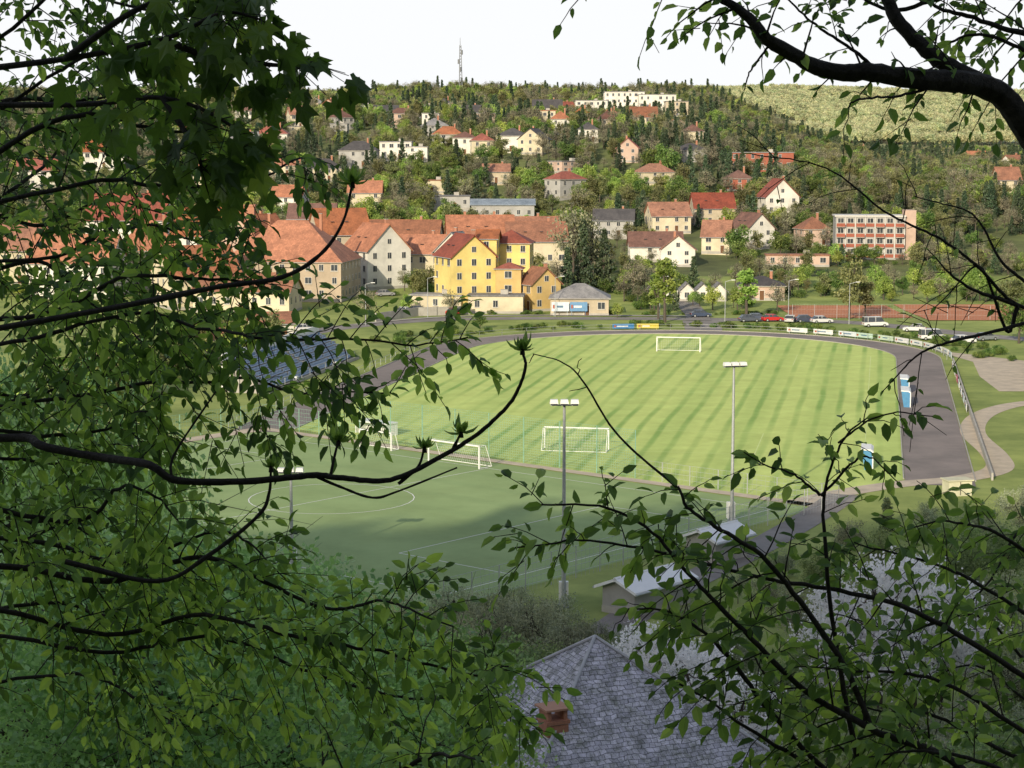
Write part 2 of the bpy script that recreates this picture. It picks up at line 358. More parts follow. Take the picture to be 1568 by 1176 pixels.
def lamp(x,y,h=8):
    e=empty('street_lamp',(x,y,tz(x,y))); m=MB(); m.cyl((0,0,-.1),(0,0,h),.08,.05); m.cyl((0,0,h),(1.3,-.3,h+.35),.04); m.box((1.5,-.35,h+.36),(.8,.28,.12),1); m.obj('lamp',[M_metal,M_white],e)
for u,y in((560,366),(655,384),(1010,385),(1207,376),(1110,374),(1300,368),(850,386)): lamp(bx(u,y),y)
# grandstand with blue seats, on the left straight
e=empty('grandstand',P(64,-50),math.atan2(A.y,A.x)); m=MB()
for i in range(8):
    m.box((0,.8*i+.4,.25+.24*i),(46,.8,.5+.48*i),0)
    for x in np.arange(-22,22,.62):
        if abs(x)%10<.7: continue
        m.box((x,.8*i+.45,.5+.48*i+.22),(.46,.4,.05),1); m.box((x,.8*i+.66,.5+.48*i+.42),(.46,.05,.38),1)
m.box((0,6.9,2.7),(46,.25,5.4),2)
for x in np.arange(-20,21,4): m.cyl((x,0,0.5),(x,0,1.5),.04,None,6,3)
m.cyl((-20,0,1.5),(20,0,1.5),.04,None,6,3)
for x in (-10,0,10): m.box((x,.2,.7),(.9,.3,.5),2)
m.obj('terrace',[M_conc,pm('seat_blue',(.2,.28,.42)),M_white,M_metal],e)
# ---------------------------------------------------------------- houses
W={'white':(.74,.71,.64),'cream':(.66,.58,.42),'yellow':(.76,.6,.22),'grey':(.42,.41,.39),'pink':(.56,.41,.33),'beige':(.54,.46,.34),'red':(.36,.12,.08),'tan':(.48,.39,.29),'ochre':(.6,.43,.18)}
RC={'orange':(.47,.175,.08),'red':(.36,.1,.065),'brown':(.21,.105,.08),'dark':(.1,.095,.1),'grey':(.3,.3,.31),'rust':(.38,.17,.1),'blue':(.27,.34,.42)}
def wallm(c): k=W[c]; return pm('plaster_'+c,k,tuple(q*.72 for q in k),.22,.9,.05,.2,0,9)
def roofm(c):
    nm='roof_'+c
    if nm in MC: return MC[nm]
    k=RC[c]; m,n,o=nt(nm); N=n.nodes; L=n.links
    tc=N.new('ShaderNodeTexCoord'); b=N.new('ShaderNodeBsdfPrincipled'); b.inputs['Roughness'].default_value=.8
    br=N.new('ShaderNodeTexBrick'); br.inputs['Scale'].default_value=1.6; br.inputs['Color1'].default_value=(*k,1); br.inputs['Color2'].default_value=(*[q*.75 for q in k],1); br.inputs['Mortar'].default_value=(*[q*.55 for q in k],1); br.inputs['Mortar Size'].default_value=.03
    br.inputs['Brick Width'].default_value=.6; br.inputs['Row Height'].default_value=.5
    L.new(tc.outputs['Object'],br.inputs['Vector'])
    t=N.new('ShaderNodeTexNoise'); t.inputs['Scale'].default_value=.4; t.inputs['Detail'].default_value=9; t.inputs['Roughness'].default_value=.75
    g=N.new('ShaderNodeNewGeometry'); L.new(g.outputs['Position'],t.inputs['Vector'])
    ra=N.new('ShaderNodeValToRGB'); ra.color_ramp.elements[0].position=.3; ra.color_ramp.elements[1].position=.7; ra.color_ramp.elements[0].color=(.5,.5,.52,1); ra.color_ramp.elements[1].color=(1.25,1.2,1.15,1)
    L.new(t.outputs[0],ra.inputs[0]); x=N.new('ShaderNodeMixRGB'); x.blend_type='MULTIPLY'; x.inputs[0].default_value=1
    L.new(br.outputs[0],x.inputs[1]); L.new(ra.outputs[0],x.inputs[2])
    oi=N.new('ShaderNodeObjectInfo'); hs=N.new('ShaderNodeHueSaturation')
    for sock,lo_,hi_ in (('Value',.8,1.15),('Saturation',1.05,.88)):
        mr=N.new('ShaderNodeMapRange'); mr.inputs['To Min'].default_value=lo_; mr.inputs['To Max'].default_value=hi_
        L.new(oi.outputs['Random'],mr.inputs['Value']); L.new(mr.outputs[0],hs.inputs[sock])
    L.new(x.outputs[0],hs.inputs['Color'])
    L.new(hs.outputs[0],b.inputs['Base Color']); L.new(b.outputs[0],o.inputs[0])
    MC[nm]=m; return m
M_brickc=pm('chimney_brick',(.45,.22,.14),(.33,.15,.1),6,.9)
M_door=pm('door_wood',(.16,.08,.04))
FOOT=[]
def house(name,x,y,w,d,eave,rh,rot,kind,wall,roof,floors=2,parent=None,chim=1,z=None,door=True,win=1.0,gw=True,wins=True):
    if z is None: z=min(tz(x,y),tz(x,y+d/2))
    if parent is None: e=empty(name,(x,y,z),math.radians(rot)); T=Matrix.Identity(4)
    else:
        e=parent; T=e.matrix_basis.inverted()@(Matrix.Translation((x,y,z))@Matrix.Rotation(math.radians(rot),4,'Z'))
    FOOT.append((x,y,max(w,d)/2))
    a,b=w/2,d/2; m=MB(); bs=-4
    if kind=='gable':
        m.add([(-a,-b,bs),(-a,b,bs),(-a,b,eave),(-a,0,eave+rh),(-a,-b,eave),(a,-b,bs),(a,b,bs),(a,b,eave),(a,0,eave+rh),(a,-b,eave)],
              [(0,4,3,2,1),(5,6,7,8,9),(0,5,9,4),(1,2,7,6)])
    else: m.box((0,0,(eave+bs)/2),(w,d,eave-bs))
    m.box((0,0,.15),(w+.08,d+.08,.7),1)
    objs=[m.obj('walls',[wallm(wall),M_conc],e)]
    r=MB(); o=.45; th=.22; z0=.03
    if kind=='gable':
        sl=rh/b
        for s in(-1,1):
            vs=[]
            for dz in(z0,z0+th):
                vs+=[(-a-o,0,eave+rh+dz),(a+o,0,eave+rh+dz),(a+o,s*(b+o),eave-o*sl+dz),(-a-o,s*(b+o),eave-o*sl+dz)]
            r.add(vs,[(0,1,2,3),(4,7,6,5),(0,4,5,1),(1,5,6,2),(2,6,7,3),(3,7,4,0)])
        r.cyl((-a-o,0,eave+rh+.2),(a+o,0,eave+rh+.2),.14,None,6)
        for s in(-1,1): r.cyl((-a-o,s*(b+o+.06),eave-o*sl+.1),(a+o,s*(b+o+.06),eave-o*sl+.1),.08,None,6,1)
    elif kind=='hip':
        q=max(0.01,a-b) if a>b else .01; q2=max(0.01,b-a) if b>a else .01; A_,B_=a+o,b+o
        vs=[(-A_,-B_,eave),(A_,-B_,eave),(A_,B_,eave),(-A_,B_,eave)]
        if a>=b: vs+=[(-q,0,eave+rh),(q,0,eave+rh)]; fs=[(0,1,5,4),(1,2,5),(2,3,4,5),(3,0,4)]
        else: vs+=[(0,-q2,eave+rh),(0,q2,eave+rh)]; fs=[(0,1,4),(1,2,5,4),(2,3,5),(3,0,4,5)]
        r.add(vs,fs); r.box((0,0,eave-.09),(2*A_,2*B_,.16),1)
    else:
        r.box((0,0,eave+.16),(w+.5,d+.5,.3),0); r.box((a*.3,0,eave+.8),(1.6,1.4,1.0),1)
    if chim and kind!='flat':
        for c in range(chim):
            cx=a*(.45-.9*c); r.box((cx,b*.2,eave+rh*.8+.3),(.6,.6,rh*.5+1.2),2); r.box((cx,b*.2,eave+rh*1.05+.95),(.75,.75,.12),3)
        if kind=='gable' and rh>3.5 and w>9:
            for px in (-a*.4,a*.15):
                yy=-b*.55; zz=eave+rh*(1-.55)+z0+th+.06
                r.box((px,yy,zz),(.8,.9,.14),4)
    objs.append(r.obj('roof',[roofm(roof),M_metal if kind=='gable' else M_conc,M_brickc,M_conc,M_glass],e))
    if not wins: 
        if parent is not None:
            for ob in objs: ob.matrix_local=T
        return e
    g=MB(); fh=eave/floors; wh=min(1.35,fh*.46); ww=.95*win
    def win_at(px,py,pz,ax,w_=ww,h_=wh):
        if ax==0:
            s=1 if py>0 else -1
            g.box((px,py+s*.02,pz),(w_+.16,.08,h_+.16),0); g.box((px,py+s*.045,pz),(w_,.08,h_),1); g.box((px,py+s*.06,pz),(.06,.09,h_),0); g.box((px,py+s*.08,pz-h_/2-.14),(w_+.3,.2,.07),0)
        else:
            s=1 if px>0 else -1
            g.box((px+s*.02,py,pz),(.08,w_+.16,h_+.16),0); g.box((px+s*.045,py,pz),(.08,w_,h_),1); g.box((px+s*.06,py,pz),(.09,.06,h_),0)
    for fl in range(floors):
        pz=fl*fh+fh*.55+.1
        for s in(-1,1):
            n=max(1,int(w/2.9))
            for i in range(n):
                px=-a+w*(i+.5)/n
                if fl==0 and s==-1 and door and i==n//2: continue
                if rnd.random()<.12: continue
                win_at(px,s*b,pz,0,ww*rnd.choice((1,1,1,1.5)))
            n=max(1,int(d/3.2))
            for i in range(n): win_at(s*a,-b+d*(i+.5)/n,pz,1)
    if kind=='gable' and rh>2.4 and gw:
        for s in(-1,1): win_at(s*a,0,eave+rh*.35,1,.9,1.1)
    if door:
        n=max(1,int(w/2.9)); px=-a+w*(n//2+.5)/n
        g.box((px,-b-.02,1.1),(1.25,.1,2.25),0); g.box((px,-b-.05,1.07),(1.0,.1,2.1),2)
    objs.append(g.obj('windows',[M_frame,M_glass,M_door],e))
    if parent is not None:
        for ob in objs: ob.matrix_local=T
    return e
def hb(name,u,y,wpx,d,eave,rh,rot,kind,wall,roof,floors=2,**k):
    z=tz(bx(u,y),y); x=bx(u,y,z); return house(name,x,y,wpx/F*y,d,eave,rh,rot,kind,wall,roof,floors,**k)
e=hb('large_tiled_roof_building',450,428,180,20,8.6,9.0,-8,'hip','tan','orange',3,chim=2)
hb('brick_chimney_house',395,452,90,12,10,7,60,'gable','pink','orange',3)
hb('long_terrace_house',380,400,150,11,4.5,3.5,-8,'gable','cream','rust',1)
hb('stadium_kiosk',415,334,60,6,3.4,1.6,20,'gable','white','rust',1,chim=0)
hb('stadium_kiosk',350,306,60,6,3.4,1.6,25,'gable','cream','orange',1,chim=0)
hb('town_house',577,450,75,12,9,6.0,-55,'gable','white','orange',3)
hb('town_house',520,470,80,12,11,6,20,'gable','beige','orange',3)
hb('town_house',645,462,80,11,7.0,4.2,-10,'gable','cream','orange',2)
hb('town_house',620,490,110,12,8,4.5,-5,'gable','cream','rust',2)
hb('town_house',735,480,100,14,9.5,5,5,'gable','beige','orange',3,chim=2)
hb('town_house',820,478,90,13,8.5,4.5,5,'gable','cream','rust',3)
hb('town_house',700,455,45,9,8,4.5,70,'gable','white','grey',2)
hb('town_house',800,520,110,12,7,4,8,'gable','white','rust',2)
hb('town_house',300,410,110,14,7,6,30,'gable','cream','orange',2)
hb('town_house',230,450,100,14,9,7,10,'hip','beige','orange',3)
hb('town_house',120,430,130,14,8,6,-5,'gable','white','orange',2)
hb('town_house',20,460,120,14,8,6,15,'gable','cream','rust',2)
hb('town_house',330,500,120,14,8,7,0,'gable','white','orange',2)
hb('town_house',200,540,120,14,8,7,0,'gable','white','red',2)
hb('town_house',430,520,60,12,8,4,0,'flat','cream','grey',3)
hb('town_house',480,540,70,12,8,4,0,'gable','beige','brown',3)
x=bx(712,405); e=house('yellow_town_house',x,405,11.0,10.0,11.6,4.4,-68,'gable','yellow','red',4,chim=1,z=0)
house('wing',bx(783,413),414,9.0,9,14.0,2.8,-6,'hip','yellow','red',5,parent=e,z=0,chim=0)
house('wing',bx(748,409),408,4.4,7,15.2,1.6,-6,'gable','yellow','orange',5,parent=e,z=0,chim=0,door=False)
house('wing',bx(780,402),403,5.5,5,9.0,1.2,-6,'hip','ochre','red',3,parent=e,z=0,chim=0)
hb('yellow_cottage',826,402,44,7,5.8,3.2,-62,'gable','ochre','rust',2)
hb('white_annexe',760,396,84,6,3.6,0,-3,'flat','cream','grey',1,door=False)
hb('garage_row',672,402,80,6,3.2,0,-12,'flat','cream','grey',1,door=False)
hb('stadium_clubhouse',888,393,88,10,3.6,2.8,-3,'hip','beige','grey',1,chim=0)
for u in (858,886):
    board((bx(u,387),387.0),0,3.6,1.9,(.6,.68,.75) if u<870 else (.15,.3,.5),1.0)
e=empty('row_of_garden_huts',(bx(1050,420),421,.6))
for i in range(5):
    u=1002+i*24.5; house('hut',bx(u,420),421,4,3.2,2.4,1.5,90,'gable','white','grey',1,parent=e,chim=0,door=False,z=0.6,gw=False)
hb('bungalow',1165,425,68,9,3.2,2.0,-5,'hip','pink','dark',1)
hb('family_house',1003,512,80,10,4.0,3.6,0,'gable','white','brown',2)
hb('family_house',1038,498,40,9,4.4,3.6,85,'gable','white','rust',2)
hb('family_house',1098,530,42,10,4.6,4.2,-12,'gable','cream','rust',2)
hb('family_house',1150,540,56,9,5.4,4.2,-65,'gable','white','brown',2)
hb('family_house',1022,570,60,10,5,3.8,10,'gable','cream','rust',2)
hb('family_house',1090,585,62,10,5,4.4,5,'gable','beige','red',2)
hb('family_house',1190,600,50,11,5.6,5.4,-80,'gable','white','red',2)
hb('family_house',1243,545,42,9,4.5,3.5,10,'hip','pink','rust',2)
hb('family_house',940,560,60,10,5,3,-5,'gable','grey','dark',2)
hb('family_house',1130,640,40,9,4,3,0,'hip','red','brown',2)
hb('industrial_hall',770,590,95,14,5,1.5,0,'gable','grey','blue',1,chim=0)
hb('industrial_hall',690,610,60,12,4,0,0,'flat','grey','grey',1)
hb('low_garages',1220,498,95,6,2.8,0,-4,'flat','pink','rust',1,door=False)
hb('red_school_building',1165,690,95,14,6,0,-5,'flat','red','grey',2)
y=520; x=bx(1328,y); z=tz(x,y)
e=empty('apartment_block',(x,y,z),math.radians(-6)); m=MB(); w,d,h=18.6,12,11.4
m.box((0,0,h/2-1),(w,d,h+2),0); m.box((0,0,h+.2),(w+.6,d+.6,.4),3)
for fl in range(4):
    zz=1.5+fl*2.8
    for i in range(7):
        px=-w/2+w*(i+.5)/7
        m.box((px,-d/2-.03,zz-.75),(w/7-.45,.1,.9),1)
        m.box((px,-d/2-.05,zz+.5),(1.7,.1,1.4),3); m.box((px,-d/2-.08,zz+.5),(1.5,.1,1.2),2); m.box((px,-d/2-.1,zz+.5),(.08,.12,1.2),3)
        if i%2==0: m.box((px,-d/2-.6,zz-1.25),(2.3,1.1,.12),3); m.box((px,-d/2-1.15,zz-.75),(2.3,.07,.9),1)
        m.box((px+w/14,-d/2-.1,zz),(.22,.3,2.8),3)
    for i in range(3): m.box((w/2+.03,-d/2+d*(i+.5)/3,zz+.3),(.1,1.3,1.4),2)
m.box((w/2+1.6,-1,h/2+.4),(3.0,8,h+2.8),4)
m.obj('block',[wallm('grey'),wallm('red'),M_glass,M_frame,wallm('pink')],e); FOOT.append((x,y,12))
V=[('villa',550,700,58,10,6,3.5,0,'hip','grey','dark',2),('villa',607,720,48,11,6.5,2.5,0,'flat','white','grey',2),('villa',640,716,30,9,5,0,0,'flat','white','grey',2),
('villa',664,640,52,9,4,0,-5,'flat','cream','rust',1),('villa',712,730,36,10,6.5,2.5,0,'hip','white','brown',2),('villa',738,722,34,10,6,3,5,'hip','cream','red',2),
('villa',785,735,44,10,6,3,-8,'hip','white','dark',2),('villa',818,725,36,10,5.6,3.8,70,'gable','cream','dark',2),
('villa',745,930,26,10,6,3,0,'flat','grey','grey',2),('villa',790,940,46,10,6,2,0,'flat','white','rust',2),('villa',838,960,44,12,7,5,0,'gable','white','dark',2),
('villa',834,850,32,10,7,3,0,'flat','cream','orange',2),('villa',865,1000,26,10,6,4,30,'gable','white','red',2),('villa',858,800,30,10,6,3.5,0,'hip','white','orange',2),
('terraced_flats',905,1000,48,14,10,0,0,'flat','white','grey',3),('terraced_flats',955,1010,60,14,13,0,0,'flat','white','grey',4),('terraced_flats',1005,1000,56,14,11,0,0,'flat','white','grey',3),('terraced_flats',1035,960,34,12,9,0,0,'flat','beige','grey',3),
('villa',985,860,40,10,6,4.5,0,'gable','cream','rust',2),('villa',962,700,22,8,5,3.5,80,'gable','pink','red',2),('villa',930,830,30,9,5,4,10,'hip','beige','brown',2),('villa',900,760,30,9,5,3,0,'hip','white','dark',2),
('villa',418,770,48,11,6,4,0,'hip','white','red',2),('villa',375,720,40,11,6,4,10,'gable','white','grey',2),('villa',330,650,60,11,6,4,0,'gable','cream','orange',2),('villa',660,850,26,9,6,3,0,'flat','white','grey',2),
('villa',300,800,50,11,6,4,0,'hip','white','red',2),('villa',160,700,60,11,6,4,10,'gable','white','orange',2),('villa',60,660,60,11,6,4,10,'gable','white','red',2),
('villa',520,820,26,9,6,2,0,'flat','grey','grey',2),('villa',1315,930,30,9,5,3,0,'hip','pink','brown',2),('villa',1490,900,34,10,5,4,0,'gable','white','orange',2),('villa',1552,800,34,10,5,4,30,'gable','white','rust',2),('villa',1540,640,34,10,5,4,0,'gable','cream','rust',2),
('villa',680,1080,26,10,6,3,0,'hip','white','dark',2),('villa',890,880,24,9,6,3,0,'hip','pink','orange',2),('villa',1060,760,30,9,5,3,0,'hip','cream','brown',2),('villa',760,660,40,9,4,2.5,0,'gable','beige','rust',1),('villa',560,610,50,9,5,3.5,0,'gable','cream','orange',2)]
for q in V: hb(*q)
n=0
for _ in range(900):
    if n>=34: break
    y=rnd.uniform(600,1010); t=rnd.uniform(-.15,.095); x=t*y
    if any(abs(fx*(y/fy)-x)<fr_+8 and abs(fy-y)<34 for fx,fy,fr_ in FOOT): continue
    w_=rnd.uniform(7.5,13); kd=rnd.choice(('gable','gable','hip','hip','flat')); n+=1
    house('villa',x,y,w_,rnd.uniform(7.5,10),rnd.uniform(3.6,6.2),rnd.uniform(2.0,3.8) if kd!='flat' else 0,rnd.choice((0,8,-10,80,-75,20,40)),kd,rnd.choice(('white','cream','white','grey','tan','pink','cream','grey')),rnd.choice(('rust','brown','dark','orange','red','grey','brown','dark')) if kd!='flat' else 'grey',2)
# mast on the ridge
e=empty('radio_mast',(bx(705,1250,60),1250,tz(bx(705,1250,60),1250))); m=MB()
for i in range(3):
    t=i*2.094; m.cyl((1.5*math.cos(t),1.5*math.sin(t),0),(.6*math.cos(t),.6*math.sin(t),34),.26,.2,5)
for j in range(17):
    r0=1.5-.9*j/17; z0=j*2
    for i in range(3):
        t=i*2.094; t2=t+2.094; m.cyl((r0*math.cos(t),r0*math.sin(t),z0),(r0*.95*math.cos(t2),r0*.95*math.sin(t2),z0+2),.14,None,4)
m.cyl((0,0,34),(0,0,39),.2,.1,6); m.cyl((1,0,28),(1,0,31),.7,None,8,0); m.cyl((-1,0,22),(-1,0,25),.7,None,8,0); m.cyl((0,-1,17),(0,-1,20),.7,None,8,0)
m.obj('lattice',[pm('dull_mast_steel',(.2,.21,.22),None,3,.6)],e)
e=empty('brick_chimney_stack',(bx(385,440),440,tz(bx(385,440),440))); m=MB(); m.box((0,0,9),(2.2,2.2,22)); m.box((0,0,20.2),(2.6,2.6,.5)); m.obj('stack',[M_brickc],e)
# ---------------------------------------------------------------- white sheds + foreground house
e=house('white_storage_shed',bx(990,135),135,6.5,3.0,1.9,.6,47,'gable','grey','grey',1,chim=0,door=False,wins=False)
e2=house('white_storage_shed',bx(1098,152),152,4.5,3.0,1.9,.6,47,'gable','grey','grey',1,chim=0,door=False,wins=False)
for ee in (e,e2):
    for c in ee.children:
        if c.name.startswith('roof'): c.data.materials[0]=pm('pale_sheet_roof',(.85,.85,.86),(.76,.77,.78),.5,.5)
e=empty('slate_roof_house',(3.4,75,4.2),math.radians(24)); m=MB()
m.box((0,0,1.2),(10.4,10.4,6.8)); 
m.obj('walls',[wallm('beige')],e)
mm_,n_,o_=nt('slate_shingle'); N=n_.nodes; L=n_.links
tc=N.new('ShaderNodeTexCoord'); br=N.new('ShaderNodeTexBrick'); br.inputs['Scale'].default_value=1; br.inputs['Brick Width'].default_value=.3; br.inputs['Row Height'].default_value=.22; br.inputs['Mortar Size'].default_value=.012
br.inputs['Color1'].default_value=(.66,.64,.68,1); br.inputs['Color2'].default_value=(.42,.41,.45,1); br.inputs['Mortar'].default_value=(.16,.16,.17,1); br.inputs['Bias'].default_value=.0
t=N.new('ShaderNodeTexNoise'); t.inputs['Scale'].default_value=1.8; t.inputs['Detail'].default_value=10; t.inputs['Roughness'].default_value=.88; L.new(tc.outputs['Object'],t.inputs['Vector'])
uvn=N.new('ShaderNodeUVMap'); uvn.uv_map='UVMap'
dn=N.new('ShaderNodeTexNoise'); dn.inputs['Scale'].default_value=1.6; dn.inputs['Detail'].default_value=4; L.new(tc.outputs['Object'],dn.inputs['Vector'])
vm=N.new('ShaderNodeVectorMath'); vm.operation='MULTIPLY_ADD'; vm.inputs[1].default_value=(.45,.3,0); L.new(dn.outputs['Color'],vm.inputs[0]); L.new(uvn.outputs[0],vm.inputs[2]); L.new(vm.outputs[0],br.inputs['Vector'])
ra=N.new('ShaderNodeValToRGB'); ra.color_ramp.elements[0].position=.42; ra.color_ramp.elements[1].position=.58; ra.color_ramp.elements[0].color=(.4,.42,.36,1); ra.color_ramp.elements[1].color=(1.15,1.13,1.22,1); L.new(t.outputs[0],ra.inputs[0])
xm=N.new('ShaderNodeMixRGB'); xm.blend_type='MULTIPLY'; xm.inputs[0].default_value=1; L.new(br.outputs[0],xm.inputs[1]); L.new(ra.outputs[0],xm.inputs[2])
b=N.new('ShaderNodeBsdfPrincipled'); b.inputs['Roughness'].default_value=.75; L.new(xm.outputs[0],b.inputs['Base Color']); L.new(b.outputs[0],o_.inputs[0])
bp=N.new('ShaderNodeBump'); bp.inputs['Distance'].default_value=.03; L.new(br.outputs['Fac'],bp.inputs['Height']); bp.invert=True; L.new(bp.outputs[0],b.inputs['Normal'])
R=5.9; hz=9.2; ez=4.7
me=bpy.data.meshes.new('roof'); cs=[(-R,-R,ez),(R,-R,ez),(R,R,ez),(-R,R,ez)]; vv=[];ff=[];uv=[]
slen=math.hypot(R,hz-ez)
for i in range(4):
    k=len(vv); vv+=[cs[i],cs[(i+1)%4],(0,0,hz)]; ff.append((k,k+1,k+2)); uv+=[(0,0),(2*R,0),(R,slen)]
me.from_pydata(vv,[],ff); ul=me.uv_layers.new(name='UVMap')
for i,q in enumerate(uv): ul.data[i].uv=q
me.materials.append(mm_); o=bpy.data.objects.new('roof',me); sc.collection.objects.link(o); o.parent=e
m=MB(); m.box((0,0,ez-.12),(2*R,2*R,.2),0)
for i in range(4):
    m.cyl(Vector(cs[i])+Vector((0,0,.05)),(0,0,hz+.05),.07,None,6,1)
m.obj('ridge_trim',[pm('eave_wood',(.2,.16,.12)),pm('ridge_tiles',(.5,.5,.53))],e)
m=MB(); cx,cy,cz=-3.3,-3.0,-.6
m.box((cx,cy,6.1+cz),(.85,.85,2.9),0); m.box((cx,cy,7.58+cz),(1.0,1.0,.14),1); m.box((cx-.34,cy,7.85+cz),(.14,.85,.4),1); m.box((cx+.34,cy,7.85+cz),(.14,.85,.4),1); m.box((cx,cy,8.1+cz),(1.1,1.1,.08),2)
m.box((cx,cy,7.25+cz),(.9,.9,.45),1)
m.obj('chimney',[M_white,M_brickc,pm('chimney_tile',(.5,.27,.18))],e)
FOOT.append((3.4,75,7))
# ---------------------------------------------------------------- cars
def car(x,y,rz,col,kind=0):
    z=tz(x,y)+.05
    e=empty('parked_van' if kind else 'parked_car',(x,y,z),rz)
    c=pm('car_paint_%.2f_%.2f_%.2f'%col,col,tuple(k*.95 for k in col),.5,.3,0,.6)
    m=MB(); w=.88
    if not kind:
        m.prism([(-2.1,.3),(-2.15,.62),(-2.0,.88),(-1.2,.95),(1.0,.93),(1.9,.78),(2.1,.6),(2.12,.3)],-w,w,0)
        prof=[(-1.85,.93),(-1.35,1.42),(.35,1.45),(1.1,.93)]
    else:
        m.prism([(-2.4,.35),(-2.45,.95),(1.5,1.05),(2.2,.85),(2.35,.6),(2.35,.35)],-.95,.95,0); w=.95
        prof=[(-2.42,.95),(-2.35,1.95),(1.0,1.95),(1.6,1.04)]
    n=4; vs=[(p[0],-(w if i in(0,3) else w-.16),p[1]) for i,p in enumerate(prof)]+[(p[0],(w if i in(0,3) else w-.16),p[1]) for i,p in enumerate(prof)]
    m.add(vs,[(0,1,2,3),(7,6,5,4),(0,4,5,1),(2,6,7,3)],1); 
    zt=prof[1][1]; m.box(((prof[1][0]+prof[2][0])/2,0,zt+.02),(prof[2][0]-prof[1][0]+.05,2*(w-.15),.06),0)
    for px in (prof[1][0]*.35+prof[2][0]*.65,prof[1][0]*.8+prof[2][0]*.2):
        for s in(-1,1): m.box((px,s*(w-.07),(zt+.93)/2),(.08,.12,zt-.9),0)
    xw=1.35 if not kind else 1.6
    for px in(-xw,xw):
        for s in(-1,1): m.cyl((px,s*(w-.18),.32),(px,s*(w+.02),.32),.32,None,14,2); m.cyl((px,s*(w),.32),(px,s*(w+.03),.32),.18,None,10,3)
    for s in(-1,1): m.box((2.08,s*.6,.66),(.12,.35,.14),3); m.box((-2.12 if not kind else -2.44,s*.65,.72),(.1,.28,.16),4)
    m.obj('body',[c,M_glass,M_dark,M_metal,pm('tail_light',(.4,.02,.02))],e,False,.03)
CC=[((1073,384),.1,(.05,.07,.12)),((1147,373),.15,(.08,.09,.12)),((1183,374),.2,(.5,.03,.03)),((1210,372),1.3,(.5,.5,.5)),((1234,372),.1,(.05,.06,.1)),((1258,370),.2,(.6,.6,.62)),((1160,376),.1,(.08,.1,.15)),((697,390),.1,(.5,.04,.03)),((622,392),.2,(.6,.6,.6)),((1400,352),2.9,(.6,.6,.6)),((1475,330),.2,(.7,.7,.7)),((1510,335),.4,(.2,.22,.25)),((640,396),.2,(.1,.1,.12)),((470,352),.4,(.6,.6,.6)),((590,430),.4,(.3,.3,.32))]
for (u,y),r,c in CC: car(bx(u,y),y,r,c)
car(bx(1340,362),362,.1,(.65,.65,.65),1); car(bx(1432,334),336,.1,(.7,.7,.7),1)
m=MB(); pl=[Vector((bx(u,y),y,0)) for u,y in [(575,372.5),(640,387),(720,391)]]
for p,q in zip(pl[:-1],pl[1:]):
    c=(p+q)/2; m.box((c.x,c.y,.9),((q-p).length,.3,1.8),0,math.atan2(q.y-p.y,q.x-p.x))
m.obj('street_wall',[M_conc])
# ---------------------------------------------------------------- vegetation
def quads(pos,size,updown=0.0,asp=.32):
    N=len(pos); d=rng.normal(size=(N,3)); d[:,2]-=updown; d/=np.linalg.norm(d,axis=1)[:,None]
    r=rng.normal(size=(N,3)); s=np.cross(d,r); s/=np.linalg.norm(s,axis=1)[:,None]+1e-9
    sz=size*(.6+.8*rng.random(N))[:,None]
    v=np.stack([pos,pos+d*sz*.5+s*sz*asp,pos+d*sz,pos+d*sz*.5-s*sz*asp],1).reshape(-1,3)
    f=np.arange(4*N).reshape(N,4); return v,f
def mk(name,mb,lv,lf,lvar,mats,link=False):
    nv=len(mb.v); V_=mb.v+lv.tolist(); F_=mb.f+(lf+nv).tolist()
    me=bpy.data.meshes.new(name); me.from_pydata(V_,[],F_)
    for q in mats: me.materials.append(q)
    me.polygons.foreach_set('material_index',[0]*len(mb.f)+[1]*len(lf))
    at=me.attributes.new('var','FLOAT','POINT'); at.data.foreach_set('value',np.concatenate([np.zeros(nv),lvar]).astype(np.float32))
    o=bpy.data.objects.new(name,me)
    if link: sc.collection.objects.link(o)
    return o
